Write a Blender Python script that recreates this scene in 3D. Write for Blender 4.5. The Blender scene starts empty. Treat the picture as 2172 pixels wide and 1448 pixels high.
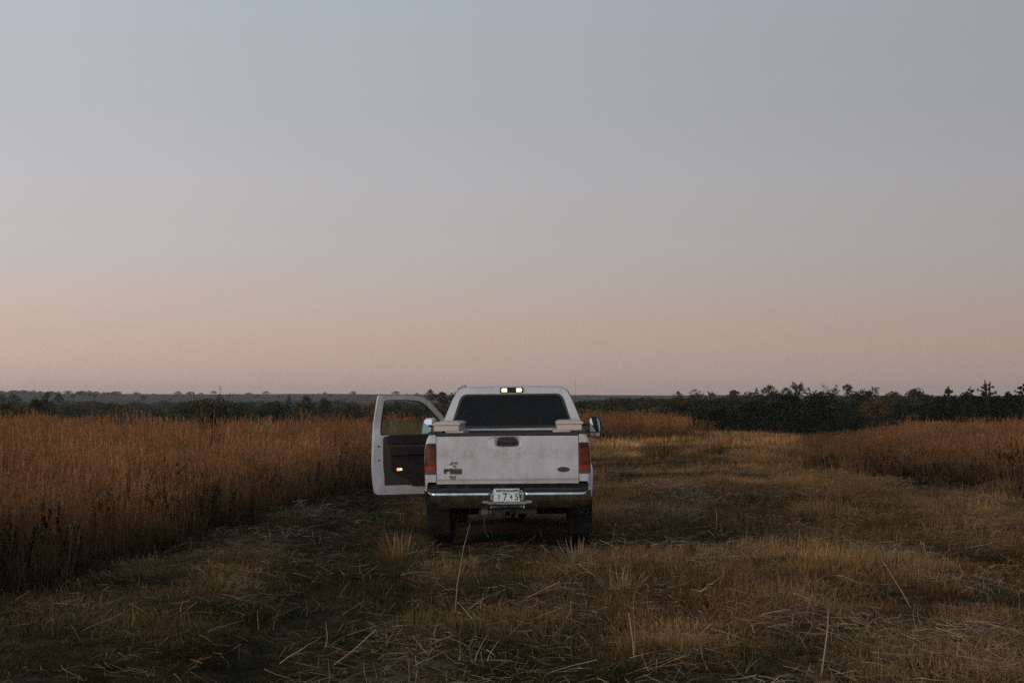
import bpy, bmesh, math, random
import numpy as np
from mathutils import Vector, Matrix

random.seed(7)
RNG = np.random.default_rng(11)
R = math.radians
SC = bpy.context.scene
COL = SC.collection

# ------------------------------------------------------------------ camera
EYE = 1.85
FPX = 3520.0            # focal length in photograph pixels (2172 wide)
cam_d = bpy.data.cameras.new('camera')
cam_d.sensor_width = 36.0
cam_d.lens = 36.0 * FPX / 2172.0
cam_d.clip_start = 0.1
cam_d.clip_end = 8000
cam = bpy.data.objects.new('camera', cam_d)
COL.objects.link(cam)
cam.location = (0, 0, EYE)
cam.rotation_euler = (R(90) + math.atan(117 / FPX), 0, 0)
SC.camera = cam

# ------------------------------------------------------------------ world: afterglow sky
W = bpy.data.worlds.new('World'); SC.world = W
W.use_nodes = True
nt = W.node_tree; nt.nodes.clear()
def wn(t, **k):
    n = nt.nodes.new(t)
    for a, b in k.items(): setattr(n, a, b)
    return n
def lin(c):
    return tuple(((v/255.0)/12.92 if v/255.0 <= 0.04045 else (((v/255.0)+0.055)/1.055)**2.4) for v in c)
tc = wn('ShaderNodeTexCoord')
sep = wn('ShaderNodeSeparateXYZ'); nt.links.new(tc.outputs['Generated'], sep.inputs[0])
ramp = wn('ShaderNodeValToRGB')
mp = wn('ShaderNodeMapRange'); mp.inputs['From Min'].default_value = 0.0; mp.inputs['From Max'].default_value = 0.5
nt.links.new(sep.outputs['Z'], mp.inputs['Value']); nt.links.new(mp.outputs[0], ramp.inputs[0])
# elevation (sin) -> colour, as the photograph shows it along its middle column
stops = [(0.000, (174, 151, 145)), (0.012, (181, 157, 148)), (0.034, (186, 163, 151)), (0.060, (184, 170, 162)),
         (0.090, (180, 174, 172)), (0.125, (177, 175, 177)), (0.175, (170, 172, 178)), (0.235, (165, 173, 180)),
         (0.36, (150, 162, 175)), (0.6, (128, 143, 160)), (1.0, (92, 108, 130))]
el = ramp.color_ramp.elements
while len(el) > 1: el.remove(el[0])
for i, (p, c) in enumerate(stops):
    e = el[0] if i == 0 else el.new(min(1.0, p * 2))
    e.position = min(1.0, p * 2); e.color = (*lin(c), 1)
# the glow of the sun that has set, behind the camera and to its left: brighter that way
dot = wn('ShaderNodeVectorMath', operation='DOT_PRODUCT')
nt.links.new(tc.outputs['Generated'], dot.inputs[0]); dot.inputs[1].default_value = Vector((-0.80, -0.60, 0.0))
mp2 = wn('ShaderNodeMapRange'); mp2.inputs['From Min'].default_value = -1; mp2.inputs['From Max'].default_value = 1
mp2.inputs['To Min'].default_value = 0.68; mp2.inputs['To Max'].default_value = 2.25
nt.links.new(dot.outputs['Value'], mp2.inputs['Value'])
sc_ = wn('ShaderNodeVectorMath', operation='SCALE')
nt.links.new(ramp.outputs[0], sc_.inputs[0]); nt.links.new(mp2.outputs[0], sc_.inputs['Scale'])
bg = wn('ShaderNodeBackground'); bg.inputs['Strength'].default_value = 1.0
nt.links.new(sc_.outputs[0], bg.inputs['Color'])
wo = wn('ShaderNodeOutputWorld'); nt.links.new(bg.outputs[0], wo.inputs['Surface'])

# ------------------------------------------------------------------ sun: the last broad warm light
sun_d = bpy.data.lights.new('sun', 'SUN')
sun_d.energy = 1.1; sun_d.angle = R(35); sun_d.color = (1.0, 0.72, 0.47)
sun = bpy.data.objects.new('sun', sun_d); COL.objects.link(sun)
sdir = Vector((0.62, 0.78, -0.16)).normalized()       # travels away from the camera, to the right
sun.rotation_euler = sdir.to_track_quat('-Z', 'Y').to_euler()

SC.view_settings.view_transform = 'Standard'
SC.view_settings.look = 'None'
SC.view_settings.exposure = 0.0
SC.view_settings.gamma = 1.0
SC.view_settings.use_curve_mapping = False
SC.render.engine = 'CYCLES'
SC.cycles.max_bounces = 6
SC.cycles.transparent_max_bounces = 12
SC.cycles.volume_bounces = 0
SC.cycles.use_denoising = False

# ------------------------------------------------------------------ helpers
def tag(o, label=None, cat=None, group=None, kind=None):
    if label: o['label'] = label
    if cat: o['category'] = cat
    if group: o['group'] = group
    if kind: o['kind'] = kind
    return o

class MB:
    def __init__(s): s.v = []; s.f = []
    def add(s, vs, fs):
        b = len(s.v); s.v += [tuple(p) for p in vs]; s.f += [tuple(i + b for i in f) for f in fs]
    def box(s, c, d, rz=0, M=None):
        x, y, z = d[0] / 2, d[1] / 2, d[2] / 2
        ps = [Vector(p) for p in [(-x,-y,-z),(x,-y,-z),(x,y,-z),(-x,y,-z),(-x,-y,z),(x,-y,z),(x,y,z),(-x,y,z)]]
        if M is not None: ps = [M @ p for p in ps]
        ps = [p + Vector(c) for p in ps]
        s.add(ps, [(0,3,2,1),(4,5,6,7),(0,1,5,4),(1,2,6,5),(2,3,7,6),(3,0,4,7)])
        return s
    def tube(s, pts, rad, n=6, cap=True):
        pts = [Vector(p) for p in pts]
        if not isinstance(rad, (list, tuple)): rad = [rad] * len(pts)
        vs = []
        for i, p in enumerate(pts):
            t = (pts[min(i + 1, len(pts) - 1)] - pts[max(i - 1, 0)]).normalized()
            a = t.orthogonal().normalized(); b = t.cross(a)
            for k in range(n):
                q = 2 * math.pi * k / n
                vs.append(p + (a * math.cos(q) + b * math.sin(q)) * rad[i])
        fs = []
        for i in range(len(pts) - 1):
            for k in range(n):
                fs.append((i*n+k, i*n+(k+1)%n, (i+1)*n+(k+1)%n, (i+1)*n+k))
        if cap:
            fs.append(tuple(range(n))[::-1]); fs.append(tuple(range((len(pts)-1)*n, len(pts)*n)))
        s.add(vs, fs); return s
    def grid(s, rows, close=False):
        n = len(rows[0]); vs = [p for r in rows for p in r]; fs = []
        for i in range(len(rows) - 1):
            for k in range(n - (0 if close else 1)):
                fs.append((i*n+k, i*n+(k+1)%n, (i+1)*n+(k+1)%n, (i+1)*n+k))
        s.add(vs, fs); return s
    def lathe(s, prof, c, axis='x', n=28):
        rows = []
        for (a, r) in prof:
            row = []
            for k in range(n):
                q = 2 * math.pi * k / n
                if axis == 'x': row.append((c[0] + a, c[1] + r*math.cos(q), c[2] + r*math.sin(q)))
                elif axis == 'y': row.append((c[0] + r*math.cos(q), c[1] + a, c[2] + r*math.sin(q)))
                else: row.append((c[0] + r*math.cos(q), c[1] + r*math.sin(q), c[2] + a))
            rows.append(row)
        return s.grid(rows, close=True)
    def prism(s, poly, f, a, b):
        """poly of 2-D points, f(p, q) -> 3-D point; from depth a to depth b"""
        n = len(poly)
        vs = [f(p, a) for p in poly] + [f(p, b) for p in poly]
        fs = [tuple(range(n))[::-1], tuple(range(n, 2*n))] + [(i, (i+1)%n, n+(i+1)%n, n+i) for i in range(n)]
        s.add(vs, fs); return s
    def ring(s, outer, inner, f, ta, tb):
        """a plate with a hole: both outlines have the same number of points; thickness ta(p) to tb(p)"""
        n = len(outer)
        vs = [f(p, ta(p)) for p in outer] + [f(p, ta(p)) for p in inner] + [f(p, tb(p)) for p in outer] + [f(p, tb(p)) for p in inner]
        fs = []
        for i in range(n):
            j = (i + 1) % n
            fs += [(i, j, n+j, n+i), (2*n+i, 3*n+i, 3*n+j, 2*n+j), (i, 2*n+i, 2*n+j, j), (n+i, n+j, 3*n+j, 3*n+i)]
        s.add(vs, fs); return s

def obj(name, mb, mat, parent=None, bevel=0.0, smooth=False, seg=2, loc=None, attrs=None):
    me = bpy.data.meshes.new(name)
    me.from_pydata(mb.v, [], mb.f); me.update()
    if bevel > 0:
        bm = bmesh.new(); bm.from_mesh(me)
        bmesh.ops.remove_doubles(bm, verts=bm.verts, dist=1e-5)
        es = [e for e in bm.edges if len(e.link_faces) == 2 and e.calc_face_angle(0) > R(35)]
        bmesh.ops.bevel(bm, geom=es, offset=bevel, segments=seg, affect='EDGES', clamp_overlap=True)
        bm.to_mesh(me); bm.free()
    if smooth or bevel > 0:
        bm = bmesh.new(); bm.from_mesh(me); bmesh.ops.recalc_face_normals(bm, faces=bm.faces); bm.to_mesh(me); bm.free()
        me.shade_smooth(); me.set_sharp_from_angle(angle=R(38))
    if mat: me.materials.append(mat)
    if attrs:
        for an, vals in attrs.items():
            at = me.attributes.new(an, 'FLOAT', 'POINT'); at.data.foreach_set('value', np.asarray(vals, dtype=np.float32))
    o = bpy.data.objects.new(name, me); COL.objects.link(o)
    if parent: o.parent = parent
    if loc: o.location = loc
    return o

def empty(name, loc, rot=(0, 0, 0)):
    o = bpy.data.objects.new(name, None); COL.objects.link(o)
    o.empty_display_size = 0.2; o.location = loc; o.rotation_euler = rot
    return o

def resample(poly, n, start=0):
    """closed 2-D outline -> n points evenly spaced"""
    P = [Vector(p) for p in poly]; L = [0.0]
    for i in range(len(P)): L.append(L[-1] + (P[(i+1) % len(P)] - P[i]).length)
    out = []
    for k in range(n):
        t = L[-1] * k / n
        i = max(j for j in range(len(P)) if L[j] <= t + 1e-9)
        d = L[i+1] - L[i]
        out.append(P[i].lerp(P[(i+1) % len(P)], (t - L[i]) / d if d > 0 else 0))
    return out
def round_poly(poly, r, n=4):
    out = []; m = len(poly)
    rr = r if isinstance(r, (list, tuple)) else [r] * m
    for i in range(m):
        p = Vector(poly[i]); a = Vector(poly[i-1]) - p; b = Vector(poly[(i+1) % m]) - p
        q = min(rr[i], a.length * .48, b.length * .48)
        if q < 1e-6: out.append(p); continue
        A = p + a.normalized() * q; B = p + b.normalized() * q
        for k in range(n + 1):
            t = k / n
            out.append(A * (1-t)**2 + p * 2*t*(1-t) + B * t*t)
    return out
def match_rings(outer, inner, n=72):
    """resample two outlines by direction from the inner one's middle, so that they can be bridged"""
    c = sum((Vector(p) for p in inner), Vector((0, 0))) / len(inner)
    def cut(poly, ang):
        d = Vector((math.cos(ang), math.sin(ang))); best = None
        P = [Vector(p) for p in poly]
        for i in range(len(P)):
            a, b = P[i] - c, P[(i+1) % len(P)] - c
            e = b - a; den = d.x*e.y - d.y*e.x
            if abs(den) < 1e-12: continue
            t = (a.x*e.y - a.y*e.x) / den; u = (a.x*d.y - a.y*d.x) / den
            if t > 0 and -1e-9 <= u <= 1 + 1e-9 and (best is None or t > best): best = t
        return c + d * best
    angs = sorted(set([round(math.atan2((Vector(p)-c).y, (Vector(p)-c).x), 5) for p in list(outer) + list(inner)]))
    return [cut(outer, a) for a in angs], [cut(inner, a) for a in angs]

# ------------------------------------------------------------------ materials
def new_mat(name):
    m = bpy.data.materials.new(name); m.use_nodes = True
    m.node_tree.nodes.clear()
    return m, m.node_tree
def N(t, kind, **k):
    n = t.nodes.new(kind)
    for a, b in k.items(): setattr(n, a, b)
    return n
def principled(name, col, rough=0.5, metal=0.0, noise=None, bump=None, coat=0.0, spec=0.5, emit=None, estr=0.0):
    m, t = new_mat(name)
    p = N(t, 'ShaderNodeBsdfPrincipled'); o = N(t, 'ShaderNodeOutputMaterial')
    t.links.new(p.outputs[0], o.inputs[0])
    p.inputs['Base Color'].default_value = (*col, 1); p.inputs['Roughness'].default_value = rough
    p.inputs['Metallic'].default_value = metal; p.inputs['Coat Weight'].default_value = coat
    p.inputs['Specular IOR Level'].default_value = spec
    if emit: p.inputs['Emission Color'].default_value = (*emit, 1); p.inputs['Emission Strength'].default_value = estr
    tcn = N(t, 'ShaderNodeTexCoord')
    if noise:
        scale, c2, lo, hi = noise
        nz = N(t, 'ShaderNodeTexNoise'); nz.inputs['Scale'].default_value = scale; nz.inputs['Detail'].default_value = 6
        t.links.new(tcn.outputs['Object'], nz.inputs['Vector'])
        mr = N(t, 'ShaderNodeMapRange'); mr.inputs['From Min'].default_value = lo; mr.inputs['From Max'].default_value = hi
        t.links.new(nz.outputs['Fac'], mr.inputs['Value'])
        mx = N(t, 'ShaderNodeMix', data_type='RGBA')
        mx.inputs[6].default_value = (*col, 1); mx.inputs[7].default_value = (*c2, 1)
        t.links.new(mr.outputs[0], mx.inputs[0]); t.links.new(mx.outputs[2], p.inputs['Base Color'])
    if bump:
        nz = N(t, 'ShaderNodeTexNoise'); nz.inputs['Scale'].default_value = bump[0]; nz.inputs['Detail'].default_value = 4
        t.links.new(tcn.outputs['Object'], nz.inputs['Vector'])
        b = N(t, 'ShaderNodeBump'); b.inputs['Strength'].default_value = bump[1]; b.inputs['Distance'].default_value = 0.01
        t.links.new(nz.outputs['Fac'], b.inputs['Height']); t.links.new(b.outputs[0], p.inputs['Normal'])
    return m

def paint_mat():
    """white paint under road dust: film, blotches, dust thicker low down, streaks"""
    m, t = new_mat('white_paint')
    p = N(t, 'ShaderNodeBsdfPrincipled'); o = N(t, 'ShaderNodeOutputMaterial'); t.links.new(p.outputs[0], o.inputs[0])
    g = N(t, 'ShaderNodeTexCoord'); sp = N(t, 'ShaderNodeSeparateXYZ'); t.links.new(g.outputs['Object'], sp.inputs[0])
    n1 = N(t, 'ShaderNodeTexNoise'); n1.inputs['Scale'].default_value = 3.2; n1.inputs['Detail'].default_value = 7; n1.inputs['Roughness'].default_value = .65
    n2 = N(t, 'ShaderNodeTexNoise'); n2.inputs['Scale'].default_value = 60; n2.inputs['Detail'].default_value = 3
    mpv = N(t, 'ShaderNodeMapping'); mpv.inputs['Scale'].default_value = (14, 14, 1.6)
    n3 = N(t, 'ShaderNodeTexNoise'); n3.inputs['Scale'].default_value = 1.0; n3.inputs['Detail'].default_value = 4
    for q in (n1, n2): t.links.new(g.outputs['Object'], q.inputs['Vector'])
    t.links.new(g.outputs['Object'], mpv.inputs[0]); t.links.new(mpv.outputs[0], n3.inputs['Vector'])
    def math_(op, a, b):
        k = N(t, 'ShaderNodeMath', operation=op)
        for i, q in enumerate((a, b)):
            if isinstance(q, (int, float)): k.inputs[i].default_value = q
            else: t.links.new(q, k.inputs[i])
        return k.outputs[0]
    mr = N(t, 'ShaderNodeMapRange'); mr.inputs['From Min'].default_value = .36; mr.inputs['From Max'].default_value = .70
    t.links.new(n1.outputs['Fac'], mr.inputs['Value'])
    mr3 = N(t, 'ShaderNodeMapRange'); mr3.inputs['From Min'].default_value = .45; mr3.inputs['From Max'].default_value = .75
    t.links.new(n3.outputs['Fac'], mr3.inputs['Value'])
    mr2 = N(t, 'ShaderNodeMapRange'); mr2.inputs['From Min'].default_value = .52; mr2.inputs['From Max'].default_value = .72
    t.links.new(n2.outputs['Fac'], mr2.inputs['Value'])
    d = math_('MULTIPLY', mr.outputs[0], 0.46)
    d = math_('ADD', d, math_('MULTIPLY', mr3.outputs[0], 0.16))
    # the smear of dried mud across the middle of the gate, thicker grime along its foot
    zz = math_('MULTIPLY', math_('ABSOLUTE', math_('SUBTRACT', sp.outputs['Z'], 1.17), 0), 9.0)
    bnd = math_('MAXIMUM', math_('SUBTRACT', 1.0, zz), 0.0)
    n4 = N(t, 'ShaderNodeTexNoise'); n4.inputs['Scale'].default_value = 11; n4.inputs['Detail'].default_value = 8; n4.inputs['Roughness'].default_value = .75
    t.links.new(g.outputs['Object'], n4.inputs['Vector'])
    mr4 = N(t, 'ShaderNodeMapRange'); mr4.inputs['From Min'].default_value = .44; mr4.inputs['From Max'].default_value = .66
    t.links.new(n4.outputs['Fac'], mr4.inputs['Value'])
    d = math_('ADD', d, math_('MULTIPLY', math_('MULTIPLY', bnd, mr4.outputs[0]), 0.42))
    ft = math_('MAXIMUM', math_('SUBTRACT', 1.0, math_('MULTIPLY', math_('ABSOLUTE', math_('SUBTRACT', sp.outputs['Z'], .80), 0), 7.0)), 0.0)
    d = math_('ADD', d, math_('MULTIPLY', math_('MULTIPLY', ft, mr4.outputs[0]), 0.35))
    d = math_('MINIMUM', d, 0.9)
    d = math_('ADD', d, math_('MULTIPLY', mr2.outputs[0], 0.13))
    mx = N(t, 'ShaderNodeMix', data_type='RGBA'); mx.inputs[6].default_value = (.60, .63, .68, 1); mx.inputs[7].default_value = (.27, .235, .215, 1)
    t.links.new(d, mx.inputs[0]); t.links.new(mx.outputs[2], p.inputs['Base Color'])
    p.inputs['Coat Weight'].default_value = .5; p.inputs['Coat Roughness'].default_value = .25
    rr = N(t, 'ShaderNodeMapRange'); rr.inputs['To Min'].default_value = .32; rr.inputs['To Max'].default_value = .75
    t.links.new(d, rr.inputs['Value']); t.links.new(rr.outputs[0], p.inputs['Roughness'])
    return m

def glass_mat(name, tint, gloss_col=(1, 1, 1), rough=0.03, dirt_sheen=0.0):
    m, t = new_mat(name)
    tr = N(t, 'ShaderNodeBsdfTransparent'); tr.inputs[0].default_value = (*tint, 1)
    gl = N(t, 'ShaderNodeBsdfGlossy'); gl.inputs['Roughness'].default_value = rough; gl.inputs[0].default_value = (*gloss_col, 1)
    fr = N(t, 'ShaderNodeFresnel'); fr.inputs[0].default_value = 1.5
    mx = N(t, 'ShaderNodeMixShader'); o = N(t, 'ShaderNodeOutputMaterial')
    t.links.new(fr.outputs[0], mx.inputs[0]); t.links.new(tr.outputs[0], mx.inputs[1]); t.links.new(gl.outputs[0], mx.inputs[2])
    last = mx.outputs[0]
    if dirt_sheen > 0:
        df = N(t, 'ShaderNodeBsdfDiffuse'); df.inputs[0].default_value = (.26, .28, .22, 1)  # pale green film: some dirt, and the door glass's sky reflection painted in
        g = N(t, 'ShaderNodeTexCoord'); nz = N(t, 'ShaderNodeTexNoise'); nz.inputs['Scale'].default_value = 5; nz.inputs['Detail'].default_value = 6
        t.links.new(g.outputs['Object'], nz.inputs['Vector'])
        k = N(t, 'ShaderNodeMath', operation='MULTIPLY'); k.inputs[1].default_value = dirt_sheen; t.links.new(nz.outputs['Fac'], k.inputs[0])
        m2 = N(t, 'ShaderNodeMixShader'); t.links.new(k.outputs[0], m2.inputs[0]); t.links.new(last, m2.inputs[1]); t.links.new(df.outputs[0], m2.inputs[2])
        last = m2.outputs[0]
    t.links.new(last, o.inputs[0])
    return m

def plate_metal_mat():
    """aluminium tread plate: crossed raised lozenges as fine relief"""
    m, t = new_mat('tread_plate')
    p = N(t, 'ShaderNodeBsdfPrincipled'); o = N(t, 'ShaderNodeOutputMaterial'); t.links.new(p.outputs[0], o.inputs[0])
    g = N(t, 'ShaderNodeTexCoord'); hs = []
    for a in (45, -45):
        mpv = N(t, 'ShaderNodeMapping'); mpv.inputs['Rotation'].default_value = (0, R(a), 0)
        t.links.new(g.outputs['Object'], mpv.inputs[0])
        w = N(t, 'ShaderNodeTexWave'); w.inputs['Scale'].default_value = 15; w.inputs['Distortion'].default_value = 0.4
        t.links.new(mpv.outputs[0], w.inputs['Vector']); hs.append(w.outputs['Fac'])
    mxm = N(t, 'ShaderNodeMath', operation='MULTIPLY'); t.links.new(hs[0], mxm.inputs[0]); t.links.new(hs[1], mxm.inputs[1])
    b = N(t, 'ShaderNodeBump'); b.inputs['Strength'].default_value = .35; b.inputs['Distance'].default_value = .004
    t.links.new(mxm.outputs[0], b.inputs['Height']); t.links.new(b.outputs[0], p.inputs['Normal'])
    mx = N(t, 'ShaderNodeMix', data_type='RGBA'); mx.inputs[6].default_value = (.52, .47, .44, 1); mx.inputs[7].default_value = (.62, .57, .54, 1)
    t.links.new(mxm.outputs[0], mx.inputs[0]); t.links.new(mx.outputs[2], p.inputs['Base Color'])
    p.inputs['Metallic'].default_value = .35; p.inputs['Roughness'].default_value = .5
    return m

M = {}
M['paint'] = paint_mat()
M['jamb'] = principled('dusty_white_enamel', (.50, .50, .52), .5, noise=(7, (.24, .22, .2), .5, .75))
M['chrome'] = principled('dull_chrome', (.68, .74, .72), .19, 1.0, noise=(9, (.24, .23, .20), .45, .75), bump=(14, .04))
M['black'] = principled('black_plastic', (.02, .02, .02), .55, bump=(120, .1))
M['trimgrey'] = principled('grey_plastic', (.030, .030, .028), .7, spec=.25, noise=(8, (.055, .05, .042), .45, .75))
M['rubber'] = principled('rubber', (.012, .012, .011), .9, spec=.2, noise=(6, (.03, .026, .02), .5, .75), bump=(40, .2))
M['flap'] = principled('mud_flap_rubber', (.010, .010, .009), .9, spec=.2, noise=(5, (.024, .021, .017), .5, .75))
M['dark'] = principled('underbody_steel', (.010, .009, .008), .9, spec=.2, noise=(10, (.05, .04, .03), .5, .75))
M['interior'] = principled('door_trim', (.014, .013, .012), .8)
M['interior2'] = principled('door_trim_dull', (.045, .040, .034), .85)
M['seat'] = principled('seat_cloth', (.05, .05, .048), .95)
M['plug'] = principled('dull_plug', (.10, .10, .095), .6)
M['rimsteel'] = principled('wheel_steel', (.3, .3, .3), .4, .8)
M['redlens'] = principled('red_lens', (.15, .026, .011), .3, spec=.25, noise=(9, (.06, .014, .008), .42, .62))
M['darkred'] = principled('dark_red_lens', (.055, .014, .008), .3, spec=.2)
M['brightred'] = principled('reflector_red', (.32, .024, .014), .3, spec=.3)
M['clearlens'] = principled('reverse_lens', (.085, .075, .06), .3, spec=.3)
M['tint'] = glass_mat('tinted_glass', (.10, .105, .095), (.32, .32, .30), dirt_sheen=.02)
M['glass'] = glass_mat('clear_glass', (.70, .76, .70), dirt_sheen=.30)
M['mirror'] = principled('mirror_silver', (.66, .66, .67), .03, 1.0)
M['tread'] = plate_metal_mat()
M['plate'] = principled('plate_white', (.72, .83, .88), .45, noise=(22, (.40, .44, .46), .5, .75))
M['platedark'] = principled('plate_print', (.03, .05, .055), .5)
M['plategreen'] = principled('plate_picture', (.07, .085, .08), .6, noise=(60, (.34, .36, .36), .45, .62))
M['badge'] = principled('badge_dark', (.022, .022, .020), .4)
M['badge2'] = principled('badge_grey', (.10, .10, .09), .4)
M['decal'] = principled('decal_grey', (.10, .085, .08), .6, noise=(90, (.30, .28, .27), .4, .65))
M['lamp_white'] = principled('cargo_lamp_lit', (.9, .85, .75), .3, emit=(1.0, .76, .46), estr=1.05)
M['lamp_orange'] = principled('door_lamp_lit', (.9, .5, .2), .3, emit=(1.0, .40, .12), estr=1.0)
M['lamp_core'] = principled('door_lamp_core', (.9, .7, .4), .3, emit=(1.0, .66, .32), estr=1.5)

def leaf_mat(name, c1, c2, trans=.25):
    m, t = new_mat(name)
    df = N(t, 'ShaderNodeBsdfDiffuse'); tl = N(t, 'ShaderNodeBsdfTranslucent'); mx = N(t, 'ShaderNodeMixShader'); o = N(t, 'ShaderNodeOutputMaterial')
    mx.inputs[0].default_value = trans
    g = N(t, 'ShaderNodeAttribute', attribute_name='rnd')
    cm = N(t, 'ShaderNodeMix', data_type='RGBA'); cm.inputs[6].default_value = (*c1, 1); cm.inputs[7].default_value = (*c2, 1)
    t.links.new(g.outputs['Fac'], cm.inputs[0])
    t.links.new(cm.outputs[2], df.inputs[0]); t.links.new(cm.outputs[2], tl.inputs[0])
    t.links.new(df.outputs[0], mx.inputs[1]); t.links.new(tl.outputs[0], mx.inputs[2]); t.links.new(mx.outputs[0], o.inputs[0])
    return m
M['leaf_dark'] = leaf_mat('leaf_dark', (.018, .022, .010), (.045, .050, .020))
M['leaf_olive'] = leaf_mat('leaf_olive', (.040, .042, .016), (.085, .080, .034))
M['leaf_brown'] = leaf_mat('leaf_brown', (.075, .050, .020), (.15, .095, .04))
M['leaf_cedar'] = leaf_mat('leaf_cedar', (.010, .014, .008), (.028, .032, .016), .1)
M['leaf_shrub'] = leaf_mat('leaf_shrub', (.030, .026, .011), (.065, .052, .022))
M['bark'] = principled('bark', (.05, .04, .03), .9, noise=(20, (.09, .075, .06), .45, .7))
M['bark_dark'] = principled('bark_dark', (.022, .019, .015), .9)
M['twig'] = principled('twig', (.07, .055, .042), .9)
M['pale_twig'] = principled('pale_twig', (.32, .29, .25), .9)

def blade_mat(name):
    """instanced grass: its own 'tint' comes with each tuft, the base of a stem keeps a greener, duller colour, darkened as painted shade in tall grass"""
    m, t = new_mat(name)
    at = N(t, 'ShaderNodeAttribute', attribute_name='tint', attribute_type='INSTANCER')
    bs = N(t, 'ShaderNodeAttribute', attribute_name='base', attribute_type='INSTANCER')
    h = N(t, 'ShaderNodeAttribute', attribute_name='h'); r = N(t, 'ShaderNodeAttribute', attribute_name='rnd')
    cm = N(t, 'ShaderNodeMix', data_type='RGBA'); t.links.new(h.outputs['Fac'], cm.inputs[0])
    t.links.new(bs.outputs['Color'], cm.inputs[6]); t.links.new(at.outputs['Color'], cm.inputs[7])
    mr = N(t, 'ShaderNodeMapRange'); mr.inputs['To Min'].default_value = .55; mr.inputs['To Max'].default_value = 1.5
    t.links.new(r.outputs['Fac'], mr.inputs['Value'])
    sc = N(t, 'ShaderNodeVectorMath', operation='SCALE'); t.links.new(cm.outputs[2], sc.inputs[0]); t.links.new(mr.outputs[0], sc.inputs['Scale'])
    df = N(t, 'ShaderNodeBsdfDiffuse'); tl = N(t, 'ShaderNodeBsdfTranslucent'); mx = N(t, 'ShaderNodeMixShader'); o = N(t, 'ShaderNodeOutputMaterial')
    mx.inputs[0].default_value = .3
    t.links.new(sc.outputs[0], df.inputs[0]); t.links.new(sc.outputs[0], tl.inputs[0])
    t.links.new(df.outputs[0], mx.inputs[1]); t.links.new(tl.outputs[0], mx.inputs[2]); t.links.new(mx.outputs[0], o.inputs[0])
    return m
M['blade'] = blade_mat('grass_blade')
def tuft_mat(name, tip, base):
    m, t = new_mat(name)
    h = N(t, 'ShaderNodeAttribute', attribute_name='h'); r = N(t, 'ShaderNodeAttribute', attribute_name='rnd')
    cm = N(t, 'ShaderNodeMix', data_type='RGBA'); t.links.new(h.outputs['Fac'], cm.inputs[0])
    cm.inputs[6].default_value = (*base, 1); cm.inputs[7].default_value = (*tip, 1)
    mr = N(t, 'ShaderNodeMapRange'); mr.inputs['To Min'].default_value = .55; mr.inputs['To Max'].default_value = 1.5
    t.links.new(r.outputs['Fac'], mr.inputs['Value'])
    sc = N(t, 'ShaderNodeVectorMath', operation='SCALE'); t.links.new(cm.outputs[2], sc.inputs[0]); t.links.new(mr.outputs[0], sc.inputs['Scale'])
    df = N(t, 'ShaderNodeBsdfDiffuse'); o = N(t, 'ShaderNodeOutputMaterial')
    t.links.new(sc.outputs[0], df.inputs[0]); t.links.new(df.outputs[0], o.inputs[0])
    return m

# ------------------------------------------------------------------ terrain
def vnoise(x, y, seed=0):
    x = np.asarray(x, float); y = np.asarray(y, float)
    xi = np.floor(x).astype(np.int64); yi = np.floor(y).astype(np.int64)
    fx = x - xi; fy = y - yi
    def hsh(a, b):
        n = (a * 374761393 + b * 668265263 + seed * 144665) & 0xffffffff
        n = ((n ^ (n >> 13)) * 1274126177) & 0xffffffff
        n = n ^ (n >> 16)
        return (n & 0xffff) / 65535.0
    ux = fx*fx*(3-2*fx); uy = fy*fy*(3-2*fy)
    a = hsh(xi, yi); b = hsh(xi+1, yi); c = hsh(xi, yi+1); d = hsh(xi+1, yi+1)
    return (a*(1-ux)+b*ux)*(1-uy) + (c*(1-ux)+d*ux)*uy
def fbm(x, y, seed=0, oct=3):
    s = 0; a = .5; t = 0
    for o in range(oct):
        s = s + a * vnoise(np.asarray(x)*2**o, np.asarray(y)*2**o, seed + 17*o); t += a; a *= .5
    return s / t
def sstep(a, b, x):
    t = np.clip((np.asarray(x, float) - a) / (b - a), 0, 1); return t*t*(3-2*t)
def gauss(v, c, w): return np.exp(-((v - c) / w)**2)

TX, TY = -0.045, 20.0          # the truck's tail
YAW = R(-1.5)
def track_x(y): return TX + (np.asarray(y) - TY) * 0.026
def old_rut_x(y): return np.interp(y, [8, 10.7, 19.2, 29.7, 45], [-1.4, -1.6, -2.1, -2.5, -2.6])
def left_edge(y): return np.interp(y, [8, 15.5, 21, 26, 32.7, 42, 60, 90], [-5.4, -4.35, -4.05, -3.55, -2.85, -1.8, 0.5, 2.5])
def right_edge(y): return np.interp(y, [8, 20, 30, 41, 55, 73, 90], [13.5, 11.2, 9.0, 7.4, 9.6, 13.0, 15.0])
def drop_edge(x): return np.interp(x, [-30, -10, -2, 3, 9, 11.5, 14, 30], [58, 56, 60, 78, 84, 84, 66, 62])

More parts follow.
